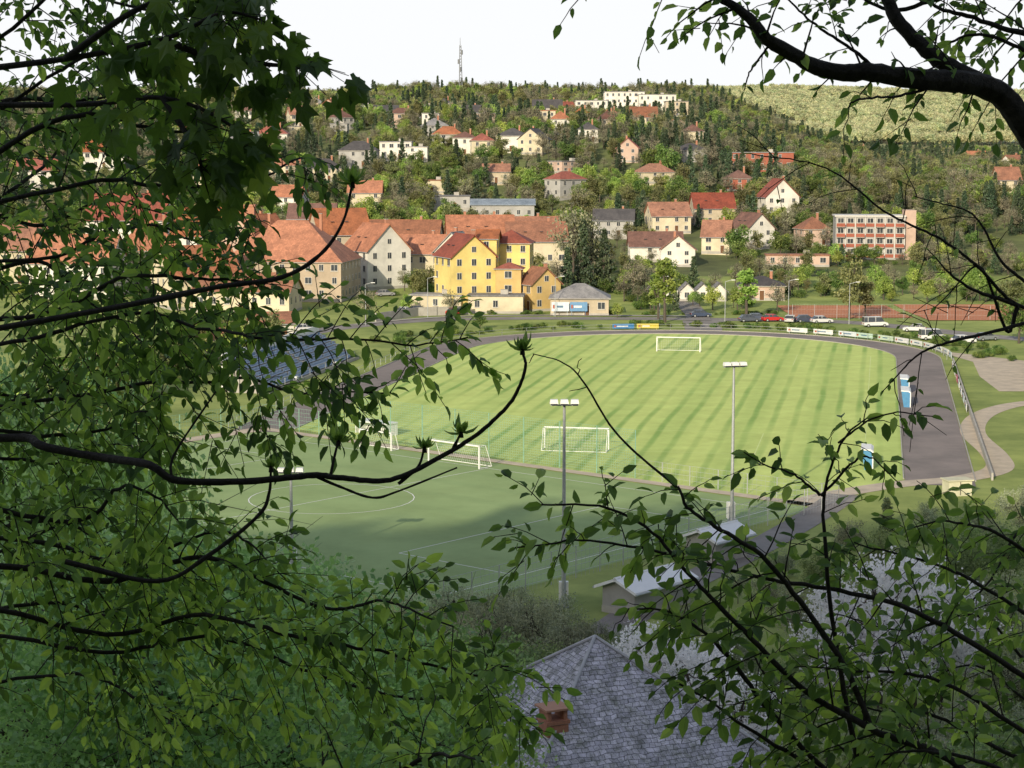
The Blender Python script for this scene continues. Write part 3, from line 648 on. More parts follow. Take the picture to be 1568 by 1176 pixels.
def tree(name,h,cr,ch,ncl,nl,ls,lm,kind='round',trunk=.25,bark=None,cb=.35,hollow=.45,link=False,limbs=9,fine=4):
    mb=MB(); top=Vector((rnd.uniform(-.3,.3),rnd.uniform(-.3,.3),h*.85))
    tp=[Vector((0,0,-.6)),Vector((rnd.uniform(-.1,.1)*trunk*3,rnd.uniform(-.1,.1),h*.3)),Vector((rnd.uniform(-.3,.3),rnd.uniform(-.3,.3),h*.6)),top]
    tpc=cat(tp,4); mb.tube(tpc,trunk,trunk*.2,7)
    cz=h-ch/2; C=[]
    for i in range(ncl):
        if kind=='round':
            for _ in range(20):
                q=rng.normal(size=3); q/=np.linalg.norm(q); rr=rng.random()**(.4)
                p=q*rr
                if p[2]>-.75: break
            c=np.array([p[0]*cr*.8,p[1]*cr*.8,cz+p[2]*ch*.42]); r=cr*(.2+.2*rng.random())
        elif kind=='cone':
            t=(i+.5)/ncl; a_=i*2.4+rng.random(); R_=cr*(1-t)**.85+.12; rr=R_*(.25+.65*rng.random())
            c=np.array([rr*math.cos(a_),rr*math.sin(a_),h-ch+ch*t-rr*.25]); r=cr*(.16+.3*(1-t))*.75
        C.append((c,r))
    for i in range(limbs):
        c,r=C[int(rng.integers(len(C)))]; k=int(len(tpc)*(.35+.5*rnd.random())); s=tpc[min(k,len(tpc)-1)]; e_=Vector(c)
        md=s.lerp(e_,.5)+Vector((0,0,-.08*h)); mb.tube(cat([s,md,e_],4),trunk*.38,trunk*.06,5)
        if ls<.5:
            for _ in range(fine): 
                q=e_+Vector(rng.normal(size=3)*r*.9); mb.tube([md.lerp(e_,.5+.4*rnd.random()),q],trunk*.1,trunk*.02,3)
    per=nl//ncl; ps=[];vr=[]
    for c,r in C:
        q=rng.normal(size=(per,3)); q/=np.linalg.norm(q,axis=1)[:,None]; q*=(hollow+(1-hollow)*rng.random(per)**.6)[:,None]*r
        q*=(1+.35*np.sin(q[:,:1]*7/r+c[0])); q[:,2]*=.75
        if kind=='cone': q[:,2]*=.6
        ps.append(q+c); vr.append(np.clip(.5+.28*rng.normal()+.18*rng.normal(size=per),0,1))
    ps=np.concatenate(ps); vr=np.concatenate(vr); v,f=quads(ps,ls,.5)
    return mk(name,mb,v,f,np.repeat(vr,4),[bark or M_bark,lm],link)
G_mid=leafmat('foliage_green',(.06,.11,.03),(.13,.2,.05),(.24,.31,.09))
G_lt=leafmat('foliage_spring',(.17,.25,.05),(.28,.37,.09),(.42,.5,.14))
G_ol=leafmat('foliage_olive',(.1,.115,.05),(.19,.2,.09),(.3,.3,.13))
G_br=leafmat('foliage_budding',(.14,.14,.095),(.24,.23,.15),(.34,.32,.21),.2)
G_co=leafmat('foliage_conifer',(.03,.05,.03),(.055,.09,.045),(.1,.135,.07),.1)
G_far=leafmat('foliage_far_hill',(.24,.3,.17),(.38,.41,.24),(.54,.52,.31),.2)  # pale leaf colours carry the distance haze, no real haze in the air
G_bl=leafmat('cherry_blossom',(.82,.81,.81),(.88,.87,.87),(.92,.91,.91),.45,.02,(1.05,1.04,1.03),0)
G_ft=leafmat('foliage_fresh',(.18,.31,.13),(.32,.49,.22),(.47,.66,.34),.45,.18,(1.35,1.4,.85))
G_th=leafmat('foliage_thicket',(.13,.19,.09),(.25,.33,.15),(.37,.45,.23),.4,.2,(1.3,1.3,.8))
G_gr=leafmat('foliage_grey_budding',(.2,.23,.15),(.31,.34,.22),(.42,.45,.31),.3,.2,(1.2,1.2,.9))
col=bpy.data.collections.new('tree_kinds')
protos=[tree('a_round',9,3.8,7.4,34,2000,.48,G_mid),tree('b_round',10,3.4,8.4,34,2000,.48,G_ol),tree('c_round',8.4,3.7,7,30,2000,.46,G_lt),
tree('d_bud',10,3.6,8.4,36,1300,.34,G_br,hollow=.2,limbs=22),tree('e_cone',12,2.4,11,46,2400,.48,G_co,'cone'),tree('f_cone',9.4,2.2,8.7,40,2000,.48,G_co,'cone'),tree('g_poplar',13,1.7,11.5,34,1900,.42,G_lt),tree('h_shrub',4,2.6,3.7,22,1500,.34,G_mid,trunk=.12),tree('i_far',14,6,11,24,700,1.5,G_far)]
for p in protos: col.objects.link(p)
def scatter(name,coll,pts,rz,scl,idx):
    me=bpy.data.meshes.new(name); me.from_pydata([tuple(p) for p in pts],[],[])
    a=me.attributes.new('rz','FLOAT_VECTOR','POINT'); a.data.foreach_set('vector',np.stack([np.zeros(len(rz)),np.zeros(len(rz)),rz],1).astype(np.float32).ravel())
    a=me.attributes.new('scl','FLOAT_VECTOR','POINT'); a.data.foreach_set('vector',np.asarray(scl,np.float32).ravel())
    a=me.attributes.new('idx','INT','POINT'); a.data.foreach_set('value',np.asarray(idx,np.int32))
    o=bpy.data.objects.new(name,me); sc.collection.objects.link(o)
    g=bpy.data.node_groups.new(name,'GeometryNodeTree'); g.interface.new_socket('Geometry',in_out='INPUT',socket_type='NodeSocketGeometry'); g.interface.new_socket('Geometry',in_out='OUTPUT',socket_type='NodeSocketGeometry')
    N=g.nodes;L=g.links; i=N.new('NodeGroupInput'); ou=N.new('NodeGroupOutput'); ip=N.new('GeometryNodeInstanceOnPoints'); ci=N.new('GeometryNodeCollectionInfo')
    ci.inputs['Collection'].default_value=coll; ci.inputs['Separate Children'].default_value=True; ci.inputs['Reset Children'].default_value=True
    def na(n_,t_):
        q=N.new('GeometryNodeInputNamedAttribute'); q.data_type=t_; q.inputs['Name'].default_value=n_; return [s for s in q.outputs if s.enabled][0]
    L.new(i.outputs[0],ip.inputs['Points']); L.new(ci.outputs[0],ip.inputs['Instance']); ip.inputs['Pick Instance'].default_value=True
    L.new(na('idx','INT'),ip.inputs['Instance Index']); L.new(na('rz','FLOAT_VECTOR'),ip.inputs['Rotation']); L.new(na('scl','FLOAT_VECTOR'),ip.inputs['Scale'])
    L.new(ip.outputs[0],ou.inputs[0]); md=o.modifiers.new('scatter','NODES'); md.node_group=g; return o
FT=np.array(FOOT)
def clear(x,y,front=26,extra=2.5,side=.8):
    dx=np.abs(FT[:,0]-x); dy=y-FT[:,1]
    k=FT[:,0]*(y/FT[:,1])
    hit=(dx<FT[:,2]+extra)&(np.abs(dy)<FT[:,2]+extra)
    fr=(np.abs(k-x)<FT[:,2]*side)&(dy<0)&(dy>-front)
    return not (hit.any() or fr.any())
pts=[];idx=[];scl=[]
def addt(x,y,i,s,sz=None):
    pts.append((x,y,tz(x,y)-.2)); idx.append(i); s2=s*(sz or 1); scl.append((s,s,s2))
n=0
while n<11500:
    y=560+ (1420-560)*rng.random()**1.05; x=(rng.random()*2-1)*(.34*y+10)
    nz=noise.noise(Vector((x*.012,y*.012,3)))
    n+=1
    if y<700 and nz<-.15 and rng.random()<.5: continue
    if not clear(x,y,24 if y<1000 else 20,1.5,.62): continue
    n2=noise.noise(Vector((x*.02+9,y*.02,7)))
    r=rng.random()
    if n2>.12: i=4 if r<.5 else 5 if r<.7 else 3
    elif n2<-.12: i=2 if r<.35 else 0 if r<.7 else 1
    else: i=3 if r<.35 else 1 if r<.6 else 0 if r<.8 else 2 if r<.88 else 4
    if y>1050 and x<-40: i=2 if r<.45 else 3 if r<.65 else 1 if r<.9 else 4
    elif y>1150: i=2 if r<.25 else 3 if r<.6 else 1 if r<.85 else 4
    s=(.5+.65*rng.random()**1.3)*(.9 if y<800 else 1.0); addt(x,y,i,s)
for _ in range(1800):
    y=600+700*rng.random(); x=y*(.11+.2*rng.random())
    if clear(x,y,30): r=rng.random(); addt(x,y,3 if r<.4 else 1 if r<.65 else 0 if r<.9 else 4,.6+.45*rng.random())
for _ in range(420):
    x=-480+800*rng.random(); y=1320+60*rng.random(); r=rng.random(); addt(x,y,4 if r<.12 else 3 if r<.6 else 1,.45+.75*rng.random()**3)
scatter('hillside_forest',col,pts,rng.random(len(pts))*6.28,scl,idx)
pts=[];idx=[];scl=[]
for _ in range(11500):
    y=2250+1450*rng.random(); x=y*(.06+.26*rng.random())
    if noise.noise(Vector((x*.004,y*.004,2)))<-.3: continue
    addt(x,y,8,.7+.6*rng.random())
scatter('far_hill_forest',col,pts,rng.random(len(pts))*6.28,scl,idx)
pts=[];idx=[];scl=[]
for _ in range(2300):
    y=400+200*rng.random(); x=(rng.random()*2-1)*(.33*y)
    if 52<x<116 and y<416: continue
    if y<425 and x<25: continue
    if not clear(x,y,13,1.5,.7): continue
    if noise.noise(Vector((x*.03,y*.03,1)))<-.2 : continue
    r=rng.random(); addt(x,y,7 if r<.4 else 3 if r<.62 else 2 if r<.72 else 0 if r<.84 else 1 if r<.92 else 5,.35+.42*rng.random())
for _ in range(120):
    th=math.radians(-80+170*rng.random()); R_=48+8*rng.random(); p=P(CS+R_*math.cos(th),R_*math.sin(th))
    if abs(p.y-379)<6 or p.y>376: continue
    addt(p.x,p.y,7,.2+.3*rng.random())
for _ in range(60):
    x=bx(640,392)+75*rng.random(); addt(x,389.5+2*rng.random(),7,.18+.2*rng.random())
for _ in range(60):
    p=P(-10+110*rng.random(),-66-14*rng.random()); addt(p.x,p.y,[7,2,0,1][int(rng.integers(4))],.5+.4*rng.random())
for _ in range(60):
    y=190+130*rng.random(); x=.262*y+7+9*rng.random(); addt(x,y,[7,2,0][int(rng.integers(3))],.4+.3*rng.random())
scatter('town_greenery',col,pts,rng.random(len(pts))*6.28,scl,idx)
def put(kind,name,u,y,s,sz=1):
    x=bx(u,y,tz(bx(u,y),y)); o=bpy.data.objects.new(name,protos[kind].data); o.location=(x,y,tz(x,y)-.2); o.scale=(s,s,s*sz); o.rotation_euler=(0,0,rnd.random()*6.28); sc.collection.objects.link(o)
for a_ in [(3,'budding_lime_tree',878,440,1.7,1.35),(3,'budding_lime_tree',905,446,1.5,1.25),(4,'spruce_tree',893,436,1.25,1.15),(4,'spruce_tree',868,430,.95,1),(5,'spruce_tree',925,440,1.3,1.2),(6,'poplar_tree',1018,372,1.5,.78),(6,'poplar_tree',1008,380,1.2,.75),(6,'poplar_tree',1143,381,1.5,.62),
 (1,'roadside_tree',1300,379,1.15,1.1),(1,'roadside_tree',1325,384,.8,1.1),(2,'roadside_tree',945,382,.4,1),(0,'roadside_tree',735,358,.45,.8),(0,'roadside_tree',1040,432,.7,1),(3,'budding_lime_tree',1190,395,.7,1),(3,'budding_lime_tree',970,430,.9,1),(5,'spruce_tree',1062,440,.9,1),
 (3,'budding_lime_tree',560,372,.75,1),(3,'budding_lime_tree',690,386,.6,1),(2,'roadside_tree',625,395,.5,1),(1,'roadside_tree',1545,372,1.0,1),(0,'roadside_tree',1560,330,1,1),(5,'spruce_tree',1357,163,.45,.75),(2,'garden_tree',520,560,1.2,1),(2,'garden_tree',560,575,1.2,1),(2,'garden_tree',1500,420,.9,1),(0,'garden_tree',1020,660,1.4,1.1),(0,'garden_tree',1000,665,1.3,1.1),(0,'garden_tree',1130,520,1.1,1.0),(0,'garden_tree',1195,520,1.1,.8)]: put(*a_)
# forest on the hill behind the viewpoint (shades the near pitch)
pts=[];idx=[];scl=[]
for _ in range(950):
    x=-330+560*rng.random(); y=-110+92*rng.random(); 
    s=1.55+.35*rng.random(); r=rng.random(); addt(x,y,0 if r<.45 else 1 if r<.85 else 4,s)
scatter('hilltop_forest',col,pts,rng.random(len(pts))*6.28,scl,idx)
# near slope vegetation
col2=bpy.data.collections.new('slope_plants')
p2=[tree('a_thicket',5,3,4.6,40,9000,.16,G_th,trunk=.1,limbs=16),tree('b_thicket',6,2.6,5.4,40,5500,.13,G_gr,trunk=.08,hollow=.1,limbs=40,fine=7),tree('c_thicket',5,2.8,4.6,40,9000,.15,G_gr,trunk=.1,limbs=16),tree('d_cherry',7,3,5.8,36,9000,.15,G_bl,trunk=.12,hollow=.1,limbs=26)]
for p in p2: col2.objects.link(p)
pts=[];idx=[];scl=[]
CH=[(1010,93,1.2),(1055,91,1.1),(1345,104,1.6),(1400,107,1.5),(970,98,.8),(1130,88,.9),(1300,104,1.2),(1440,108,1.2)]
def nocherry(x,y):
    for u,yy,s in CH:
        cx_=bx(u,yy)*(y/yy)
        if abs(x-cx_)<3.0 and yy-14<y<yy+2: return False
    return True
for _ in range(560):
    y=52+60*rng.random(); x=-34+78*rng.random()
    if math.hypot(x-3.4,y-75)<8.5: continue
    if y<75 and abs(x-3)<7: continue
    if y>108 and x<bx(640,110): continue
    if not nocherry(x,y): continue
    r=rng.random(); addt(x,y,1 if r<.35 else 2 if r<.6 else 0,.55+.5*rng.random())
for u,y,s in [(760,118,1.0),(820,114,1.1),(700,122,.9),(850,119,.9),(640,118,.9),(790,124,.8),(880,110,.9),(730,112,1),(910,118,.6),(925,108,.7),(960,121,.5)]:
    x=bx(u,y); pts.append((x,y,tz(x,y)-.2)); idx.append(1 if u%3 else 2); scl.append((s,s,s))
for u,y,s in [(1120,115,.8),(1220,122,.8),(1300,128,.9),(1400,132,.9),(1480,138,1.0),(1540,142,1),(1250,108,1),(1440,118,1.0),(1520,124,1.1),(1180,102,.9),(1350,145,.8),(1500,155,.8),(1560,160,.9),(1420,160,.6),(1250,140,.7),(1180,130,.7),(1200,145,.5),(1300,155,.6),(1460,148,.9),(1060,128,.5),(1130,136,.5)]:
    x=bx(u,y); pts.append((x,y,tz(x,y)-.2)); idx.append([1,2,0][int(rng.integers(3))]); scl.append((s,s,s))
scatter('slope_thicket',col2,pts,rng.random(len(pts))*6.28,scl,idx)
for u,y,s in CH:
    o=bpy.data.objects.new('cherry_tree',p2[3].data); x=bx(u,y); o.location=(x,y,tz(x,y)-.2); o.scale=(s,s,s); o.rotation_euler=(0,0,rnd.random()*6); sc.collection.objects.link(o)
fr=[tree('young_hornbeam',6.5,2.6,5.4,70,26000,.085,G_ft,trunk=.1,limbs=26),tree('young_hornbeam',6,2.4,5.2,60,24000,.075,G_ft,trunk=.1,limbs=26)]
for u,v,d,s in [(60,1010,17,1),(220,990,22,1.05),(380,1020,24,1),(130,880,30,1.2),(300,940,33,1.1),(520,1060,27,.95),(640,1090,30,.9),(20,760,28,1.2),(120,700,36,1.2),(60,560,40,1.3),(450,1120,18,.8),(250,1130,14,.7),(560,1130,36,1.1),(430,1010,40,1.1)]:
    q=pixel_point(u,v,d); k=rnd.randrange(2); g=tz(q.x,q.y); hh=(q.z-g+1.6); sc_=s
    o=bpy.data.objects.new('young_hornbeam',fr[k].data); o.location=(q.x,q.y,g-.1); zs=max(.6,hh/6.0); o.scale=(s,s,zs); o.rotation_euler=(0,0,rnd.random()*6); sc.collection.objects.link(o)
# ---------------------------------------------------------------- foreground branches
class Leaves:
    def __init__(s): s.p=[];s.d=[];s.n=[];s.l=[];s.w=[];s.v=[]
    def add(s,p,d,n,l,w,v): s.p.append(p);s.d.append(d);s.n.append(n);s.l.append(l);s.w.append(w);s.v.append(v)
    def mesh(s,kind='ovate'):
        p=np.array(s.p);d=np.array(s.d);n=np.array(s.n);l=np.array(s.l)[:,None];w=np.array(s.w)[:,None]
        d/=np.linalg.norm(d,axis=1)[:,None]; sd=np.cross(d,n); sd/=np.linalg.norm(sd,axis=1)[:,None]+1e-9; n=np.cross(sd,d)
        if kind=='ovate':
            prof=[(0,0,0),(.32,0,-.0),(.68,0,-.03),(1,0,-.16),(.22,.42,.1),(.6,.44,.08),(.84,.2,-.04),(.22,-.42,.1),(.6,-.44,.08),(.84,-.2,-.04)]
            fc=[(0,1,4),(1,2,5,4),(2,3,6,5),(0,7,1),(1,7,8,2),(2,8,9,3)]
        else:
            an=[(-180,.12),(-150,.42),(-118,.6),(-100,.42),(-80,.55),(-58,.92),(-46,.6),(-30,.55),(-16,.68),(0,1.08),(16,.68),(30,.55),(46,.6),(58,.92),(80,.55),(100,.42),(118,.6),(150,.42)]
            prof=[(.35,0,0)]+[(.35+.62*r*math.cos(math.radians(a)),.62*r*math.sin(math.radians(a))*1.6,-.16*r*r) for a,r in an]
            k=len(an); fc=[(0,1+i,1+(i+1)%k) for i in range(k)]
        P_=np.stack([p+d*l*a+sd*w*b+n*l*c for a,b,c in prof],1); K=len(prof)
        V_=P_.reshape(-1,3); base=(np.arange(len(p))*K)
        Fs=[]
        for b_ in base.tolist():
            for f in fc: Fs.append(tuple(i+b_ for i in f))
        return V_,Fs,np.repeat(np.array(s.v),K)
def rv(s=1): return Vector((rnd.gauss(0,s),rnd.gauss(0,s),rnd.gauss(0,s)))
UP=Vector((0,0,1))
def leafy(mb,lv,pts,L,sp,leaf,vbase,leafdens=1.0):
    """one twig with alternate drooping leaves"""
    K=len(pts); 
    seg=(pts[-1]-pts[0]).length; n=max(2,int(seg/sp)); side=1
    for i in range(n+1):
        t=(i+.6)/(n+1)*(K-1); k=min(int(t),K-2); p=pts[k].lerp(pts[k+1],t-k); d=(pts[k+1]-pts[k]).normalized()
        sdv=d.cross(Vector((0,-.5,.86))).normalized()*side; side=-side
        if rnd.random()>leafdens: continue
        dd=(d*.55+sdv*.8+rv(.28)+UP*-.45).normalized()
        if i==n: dd=(d+UP*-.3+rv(.1)).normalized()
        nn=(UP*.7+Vector((0,-.55,0))+rv(.5)); l=leaf*(.55+.7*rnd.random()); q=p+dd*leaf*.12
        lv.add(q,dd,nn,l,l*(.46+.14*rnd.random()),min(1,max(0,vbase+rnd.gauss(0,.24))))
def bough(mb,lv,path,r0,r1,tw=.075,tl=.38,sp=.032,leaf=.058,dens=1.0,bare=.12,jit=.02,sub=True,depthj=.35,droop=.25,vb0=.45):
    pts=cat([pixel_point(*p) if not isinstance(p,Vector) else p for p in path],9)
    K_=len(pts)
    pts=[p+(Vector((noise.noise(p*2.1),noise.noise(p*2.1+Vector((5,5,5))),noise.noise(p*2.1+Vector((9,1,2)))))*jit*3+rv(jit*.06))*min(1,(K_-i)/6) for i,p in enumerate(pts)]
    mb.tube(pts,r0,r1,7,0,.1)
    tot=sum((b-a).length for a,b in zip(pts[:-1],pts[1:])); n=int(tot/tw); side=1
    for i in range(n):
        f=(i+rnd.random())/n
        if f<bare: continue
        t=f*(len(pts)-1); k=min(int(t),len(pts)-2); p=pts[k].lerp(pts[k+1],t-k); d=(pts[k+1]-pts[k]).normalized()
        sdv=d.cross(Vector((rnd.gauss(0,.35),1,rnd.gauss(0,.35)))).normalized()*side; side=-side
        L_=tl*(.35+.85*rnd.random())*(1-.5*f)
        dr=(d*.6+sdv*.75+rv(.15)+Vector((0,rnd.gauss(0,depthj),0))).normalized()
        tp=[p+dr*L_*s+Vector((0,0,-droop*L_*s*s))+rv(.002)*(s>0) for s in (0,.25,.5,.75,1)]
        mb.tube(tp,min(.0035,max(.0016,(r0+(r1-r0)*f)*.35)),.0009,4)
        vb=vb0+rnd.gauss(0,.2)
        if dens>0: leafy(mb,lv,tp,L_,sp,leaf,vb,dens)
        if sub and L_>.14:
            for s in (.3,.6):
                if rnd.random()<.65:
                    b0=p.lerp(tp[-1],s); d2=(dr*.7+sdv.cross(Vector((0,1,0)))*rnd.choice((-1,1))*.6+rv(.2)).normalized()
                    t2=[b0+d2*L_*.45*q+Vector((0,0,-.1*L_*q)) for q in(0,.5,1)]; mb.tube(t2,.0014,.0008,4)
                    if dens>0: leafy(mb,lv,t2,L_*.45,sp,leaf,vb,dens)
    if dens>0: leafy(mb,lv,pts[-5:],.1,sp,leaf,.5,1)
    return pts
def finish(name,mb,lv,lm,kind='ovate',extra=None):
    e=empty(name,(0,0,0)); mb.obj('branches',[M_barkd],e,True)
    if lv.p:
        V_,F_,va=lv.mesh(kind); me=bpy.data.meshes.new('leaves'); me.from_pydata(V_.tolist(),[],F_); me.materials.append(lm)
        a=me.attributes.new('var','FLOAT','POINT'); a.data.foreach_set('value',va.astype(np.float32))
        o=bpy.data.objects.new('leaves',me); sc.collection.objects.link(o); o.parent=e
    return e
G_fg=leafmat('hornbeam_leaf',(.055,.11,.035),(.17,.3,.08),(.44,.62,.17),.5,.0,(1.5,1.45,.7),0)
G_mp=leafmat('maple_leaf',(.05,.09,.025),(.1,.18,.045),(.25,.34,.08),.45,.0,(1.5,1.5,.7),0)
G_rt=leafmat('beech_leaf',(.07,.13,.045),(.17,.29,.08),(.42,.57,.18),.5,.0,(1.5,1.45,.7),0)
# left hornbeam
mb=MB(); lv=Leaves()
tk=cat([Vector((-2.9,5.6,tz(-2.9,5.6)-.3)),Vector((-2.7,5.5,31)),Vector((-2.6,5.3,33)),Vector((-2.7,5.2,36))],6); mb.tube(tk,.16,.1,10)
LB=[([(-160,200),(60,120),(220,80),(330,100)],5.2),([(-160,100),(80,30),(200,20),(300,50)],4.8),([(-160,-20),(60,-30),(200,-40),(380,-10)],5.2),([(-160,320),(80,230),(220,220),(330,200)],5.0),
([(-160,380),(100,300),(260,290),(400,265),(490,250)],4.6),([(-160,460),(80,400),(200,360),(300,370),(380,350)],5.4),([(-160,520),(80,470),(220,440),(340,430),(400,440)],4.9),
([(-160,520),(60,530),(250,500),(420,520),(560,500),(715,515)],4.7),([(-160,640),(100,600),(240,590),(380,560),(480,560),(600,600)],5.0),([(-160,640),(60,640),(160,640),(230,630)],5.2),
([(-160,760),(80,770),(180,760),(270,800)],4.8),([(-160,800),(100,830),(260,840),(380,860),(440,890)],5.4),([(-160,880),(120,880),(300,900),(480,920),(620,940),(700,960)],4.8),
([(-160,930),(150,950),(380,950),(560,970),(700,1000),(780,1020)],4.6),([(-160,980),(150,990),(400,1000),(600,1040),(730,1060),(780,1080)],5.0),([(-160,1060),(100,1060),(260,1070),(380,1080)],5.6),
([(-160,560),(50,570),(180,540),(330,480)],5.8),([(-160,700),(40,700),(150,690),(210,680)],5.9),([(-160,300),(60,330),(180,320),(260,330)],5.9),([(-160,160),(60,180),(160,170),(260,150)],6.0),([(-160,850),(50,800),(180,870),(300,870)],6.0),([(-160,430),(40,430),(120,500),(220,540)],5.6),([(-160,950),(60,920),(200,930),(420,940)],5.9),
([(-160,720),(0,640),(80,560),(150,470),(170,380)],6.2),([(-160,420),(0,330),(80,250),(130,160)],6.2),([(-160,900),(0,850),(120,780),(200,750)],6.2),
([(450,1300),(560,1220),(650,1160),(740,1170)],3.6)]
for path,d in LB:
    k=len(path); dd=[d+.5*(1-i/k)+rnd.gauss(0,.15) for i in range(k)]; vm_=sum(p[1] for p in path)/k
    bough(mb,lv,[(u,v+rnd.gauss(0,10)*(0<i<k-1),q) for i,((u,v),q) in enumerate(zip(path,dd))],rnd.uniform(.006,.011),.002,tw=.042,tl=.31,sp=.023,leaf=.042,jit=.035,vb0=.3+.3*min(1,max(0,vm_/1000)))  # upper boughs get darker leaves: their look against bright sky painted into colour
finish('hornbeam_tree',mb,lv,G_fg)
# horse chestnut bare branch with opening buds
mb=MB(); lv=Leaves(); D=4.2
main=bough(mb,lv,[(-200,690,4.6),(20,672,4.5),(60,682,4.4),(150,698,4.35),(230,713,D),(275,738,D),(380,741,D),(480,732,D),(520,735,D),(600,737,D),(680,700,D),(740,660,D),(785,610,4.15),(803,560,4.1),(800,538,4.1)],.0115,.003,dens=0,tw=9,jit=.006)
def twig(path,r0=.004,r1=.002): p=cat([pixel_point(*q) for q in path],6); mb.tube(p,r0,r1,6,0,.3); return p[-1]
tips=[pixel_point(800,535,4.1),twig([(505,733,D),(512,700,D),(518,675,D)]),twig([(610,741,D),(640,715,D),(650,685,D)]),twig([(690,694,D),(700,675,D),(706,662,D)],.004,.0025),twig([(275,738,D),(262,725,D),(270,690,D),(330,600,4.1)],.004,.002),
 twig([(100,860,D),(240,890,D),(320,850,D),(395,790,D),(412,755,D),(415,715,D)],.007,.0025),twig([(-100,520,4.6),(180,470,4.4),(330,440,D),(430,425,D),(490,390,D),(525,340,D),(540,280,D)],.008,.0025),
 twig([(480,728,D),(520,745,D),(570,762,D),(610,752,D),(700,716,D)],.004,.002)]
for t_ in (0,1,2,3,5,6):
    p=tips[t_]; sz=.03 if t_ in(2,5) else .042
    mb.tube([p-UP*.012,p,p+UP*.012],.006,.003,6)
    for i in range(16):
        a=i*2.4; dr=Vector((math.cos(a)*.75,math.sin(a)*.75,.7+.5*rnd.random()-(.7 if i%4==0 else 0))).normalized(); lv.add(p,dr,-dr.cross(Vector((-math.sin(a),math.cos(a),0)))+rv(.2),sz*(.5+.7*rnd.random()),sz*.34,.35+.4*rnd.random())
finish('horse_chestnut_branch',mb,lv,G_rt)
# maple, top left
mb=MB(); lv=Leaves()
for path in [[(-150,120,3.6),(100,90,3.5),(250,60,3.4),(340,20,3.3),(400,30,3.3)],[(-150,160,3.7),(120,160,3.6),(250,150,3.5),(350,190,3.4),(380,240,3.4)],[(100,90,3.5),(200,20,3.4),(300,-20,3.4),(350,-20,3.4)],[(250,150,3.5),(300,230,3.4),(310,270,3.4)],[(250,60,3.4),(330,90,3.4),(430,100,3.4),(480,95,3.4)]]:
    pts_=cat([pixel_point(*p) for p in path],6); mb.tube(pts_,.007,.002,6)
    for i,p in enumerate(pts_):
        if i<len(pts_)*.3: continue
        for _ in range(3):
            dr=(Vector((rnd.gauss(.2,.6),rnd.gauss(0,.5),rnd.gauss(-.2,.5)))).normalized(); q=p+dr*rnd.uniform(.02,.09); mb.tube([p,q],.001,.0008,3)
            dd=(dr*.5+Vector((rnd.gauss(.1,.3),0,-.9))).normalized(); l=rnd.uniform(.035,.08); lv.add(q,dd,Vector((rnd.gauss(0,.6),-.8,.5+rnd.gauss(0,.6))),l,l*.62,max(0,min(1,rnd.gauss(.35,.25))))
finish('maple_branch',mb,lv,G_mp,'maple')
# right tree: top limbs
mb=MB(); lv=Leaves()
tk=cat([Vector((2.9,6.0,tz(2.9,6)-.3)),Vector((2.8,5.9,31)),Vector((2.2,5.7,32.4)),pixel_point(1760,430,5.6)],6); mb.tube(tk,.15,.065,10)
def bo(path,r0,r1,**k): bough(mb,lv,path,r0,r1,**k)
bo([(1760,430,5.6),(1640,290,5.6),(1568,215,5.5),(1525,140,5.5),(1460,104,5.4),(1350,96,5.3),(1270,100,5.3),(1185,78,5.2),(1140,40,5.2),(1080,0,5.2),(1040,-40,5.2)],.05,.005,tw=.075,tl=.3,sp=.028,leaf=.044,dens=.88,bare=.33,jit=.02)
bo([(1525,140,5.5),(1470,85,5.5),(1420,40,5.5),(1350,-20,5.5)],.03,.018,tw=.1,tl=.3,leaf=.044,dens=.8,jit=.02)
bo([(1640,60,5.7),(1560,60,5.7),(1480,20,5.7),(1420,-10,5.6)],.012,.004,tw=.055,leaf=.044,sp=.028,dens=.85)
bo([(1140,40,5.2),(1090,10,5.2),(1000,-12,5.1),(930,-15,5.1),(880,-10,5.1)],.006,.002,tw=.07,tl=.2,leaf=.04,sp=.028,dens=.85)
bo([(1460,104,5.4),(1380,130,5.3),(1320,150,5.2),(1300,165,5.2)],.005,.002,tw=.1,tl=.2,leaf=.044,dens=.8)
bo([(1350,96,5.3),(1300,60,5.3),(1240,30,5.3),(1180,-10,5.3)],.006,.002,tw=.06,tl=.25,leaf=.042,sp=.028,dens=.85)
bo([(1185,78,5.2),(1160,110,5.2),(1140,140,5.2)],.004,.0015,tw=.1,tl=.14,leaf=.042,dens=.8)
bo([(1640,0,5.8),(1500,-10,5.8),(1380,10,5.7),(1290,-20,5.7)],.012,.003,tw=.06,tl=.3,leaf=.044,sp=.028,dens=.88)
bo([(1640,130,5.9),(1580,100,5.8),(1500,60,5.8),(1440,70,5.8)],.009,.003,tw=.07,tl=.25,leaf=.044,sp=.028,dens=.85)
for path in [[(1760,430,5.6),(1640,475,5.5),(1560,462,5.4),(1500,402,5.3),(1440,360,5.3),(1350,320,5.2),(1270,262,5.2),(1150,235,5.2)],[(1640,475,5.5),(1560,492,5.4),(1450,520,5.3),(1395,545,5.3),(1350,600,5.3)],[(1560,462,5.4),(1540,500,5.4),(1500,400,5.3),(1430,470,5.3)],[(1640,475,5.5),(1590,440,5.4),(1540,400,5.4),(1490,330,5.4),(1400,300,5.3)],[(1560,462,5.4),(1480,430,5.3),(1420,380,5.3)]]:
    bo(path,.007,.0014,tw=.1,tl=.3,dens=.12,leaf=.028,bare=.3,jit=.012)
e_top=finish('beech_tree',mb,lv,G_rt)
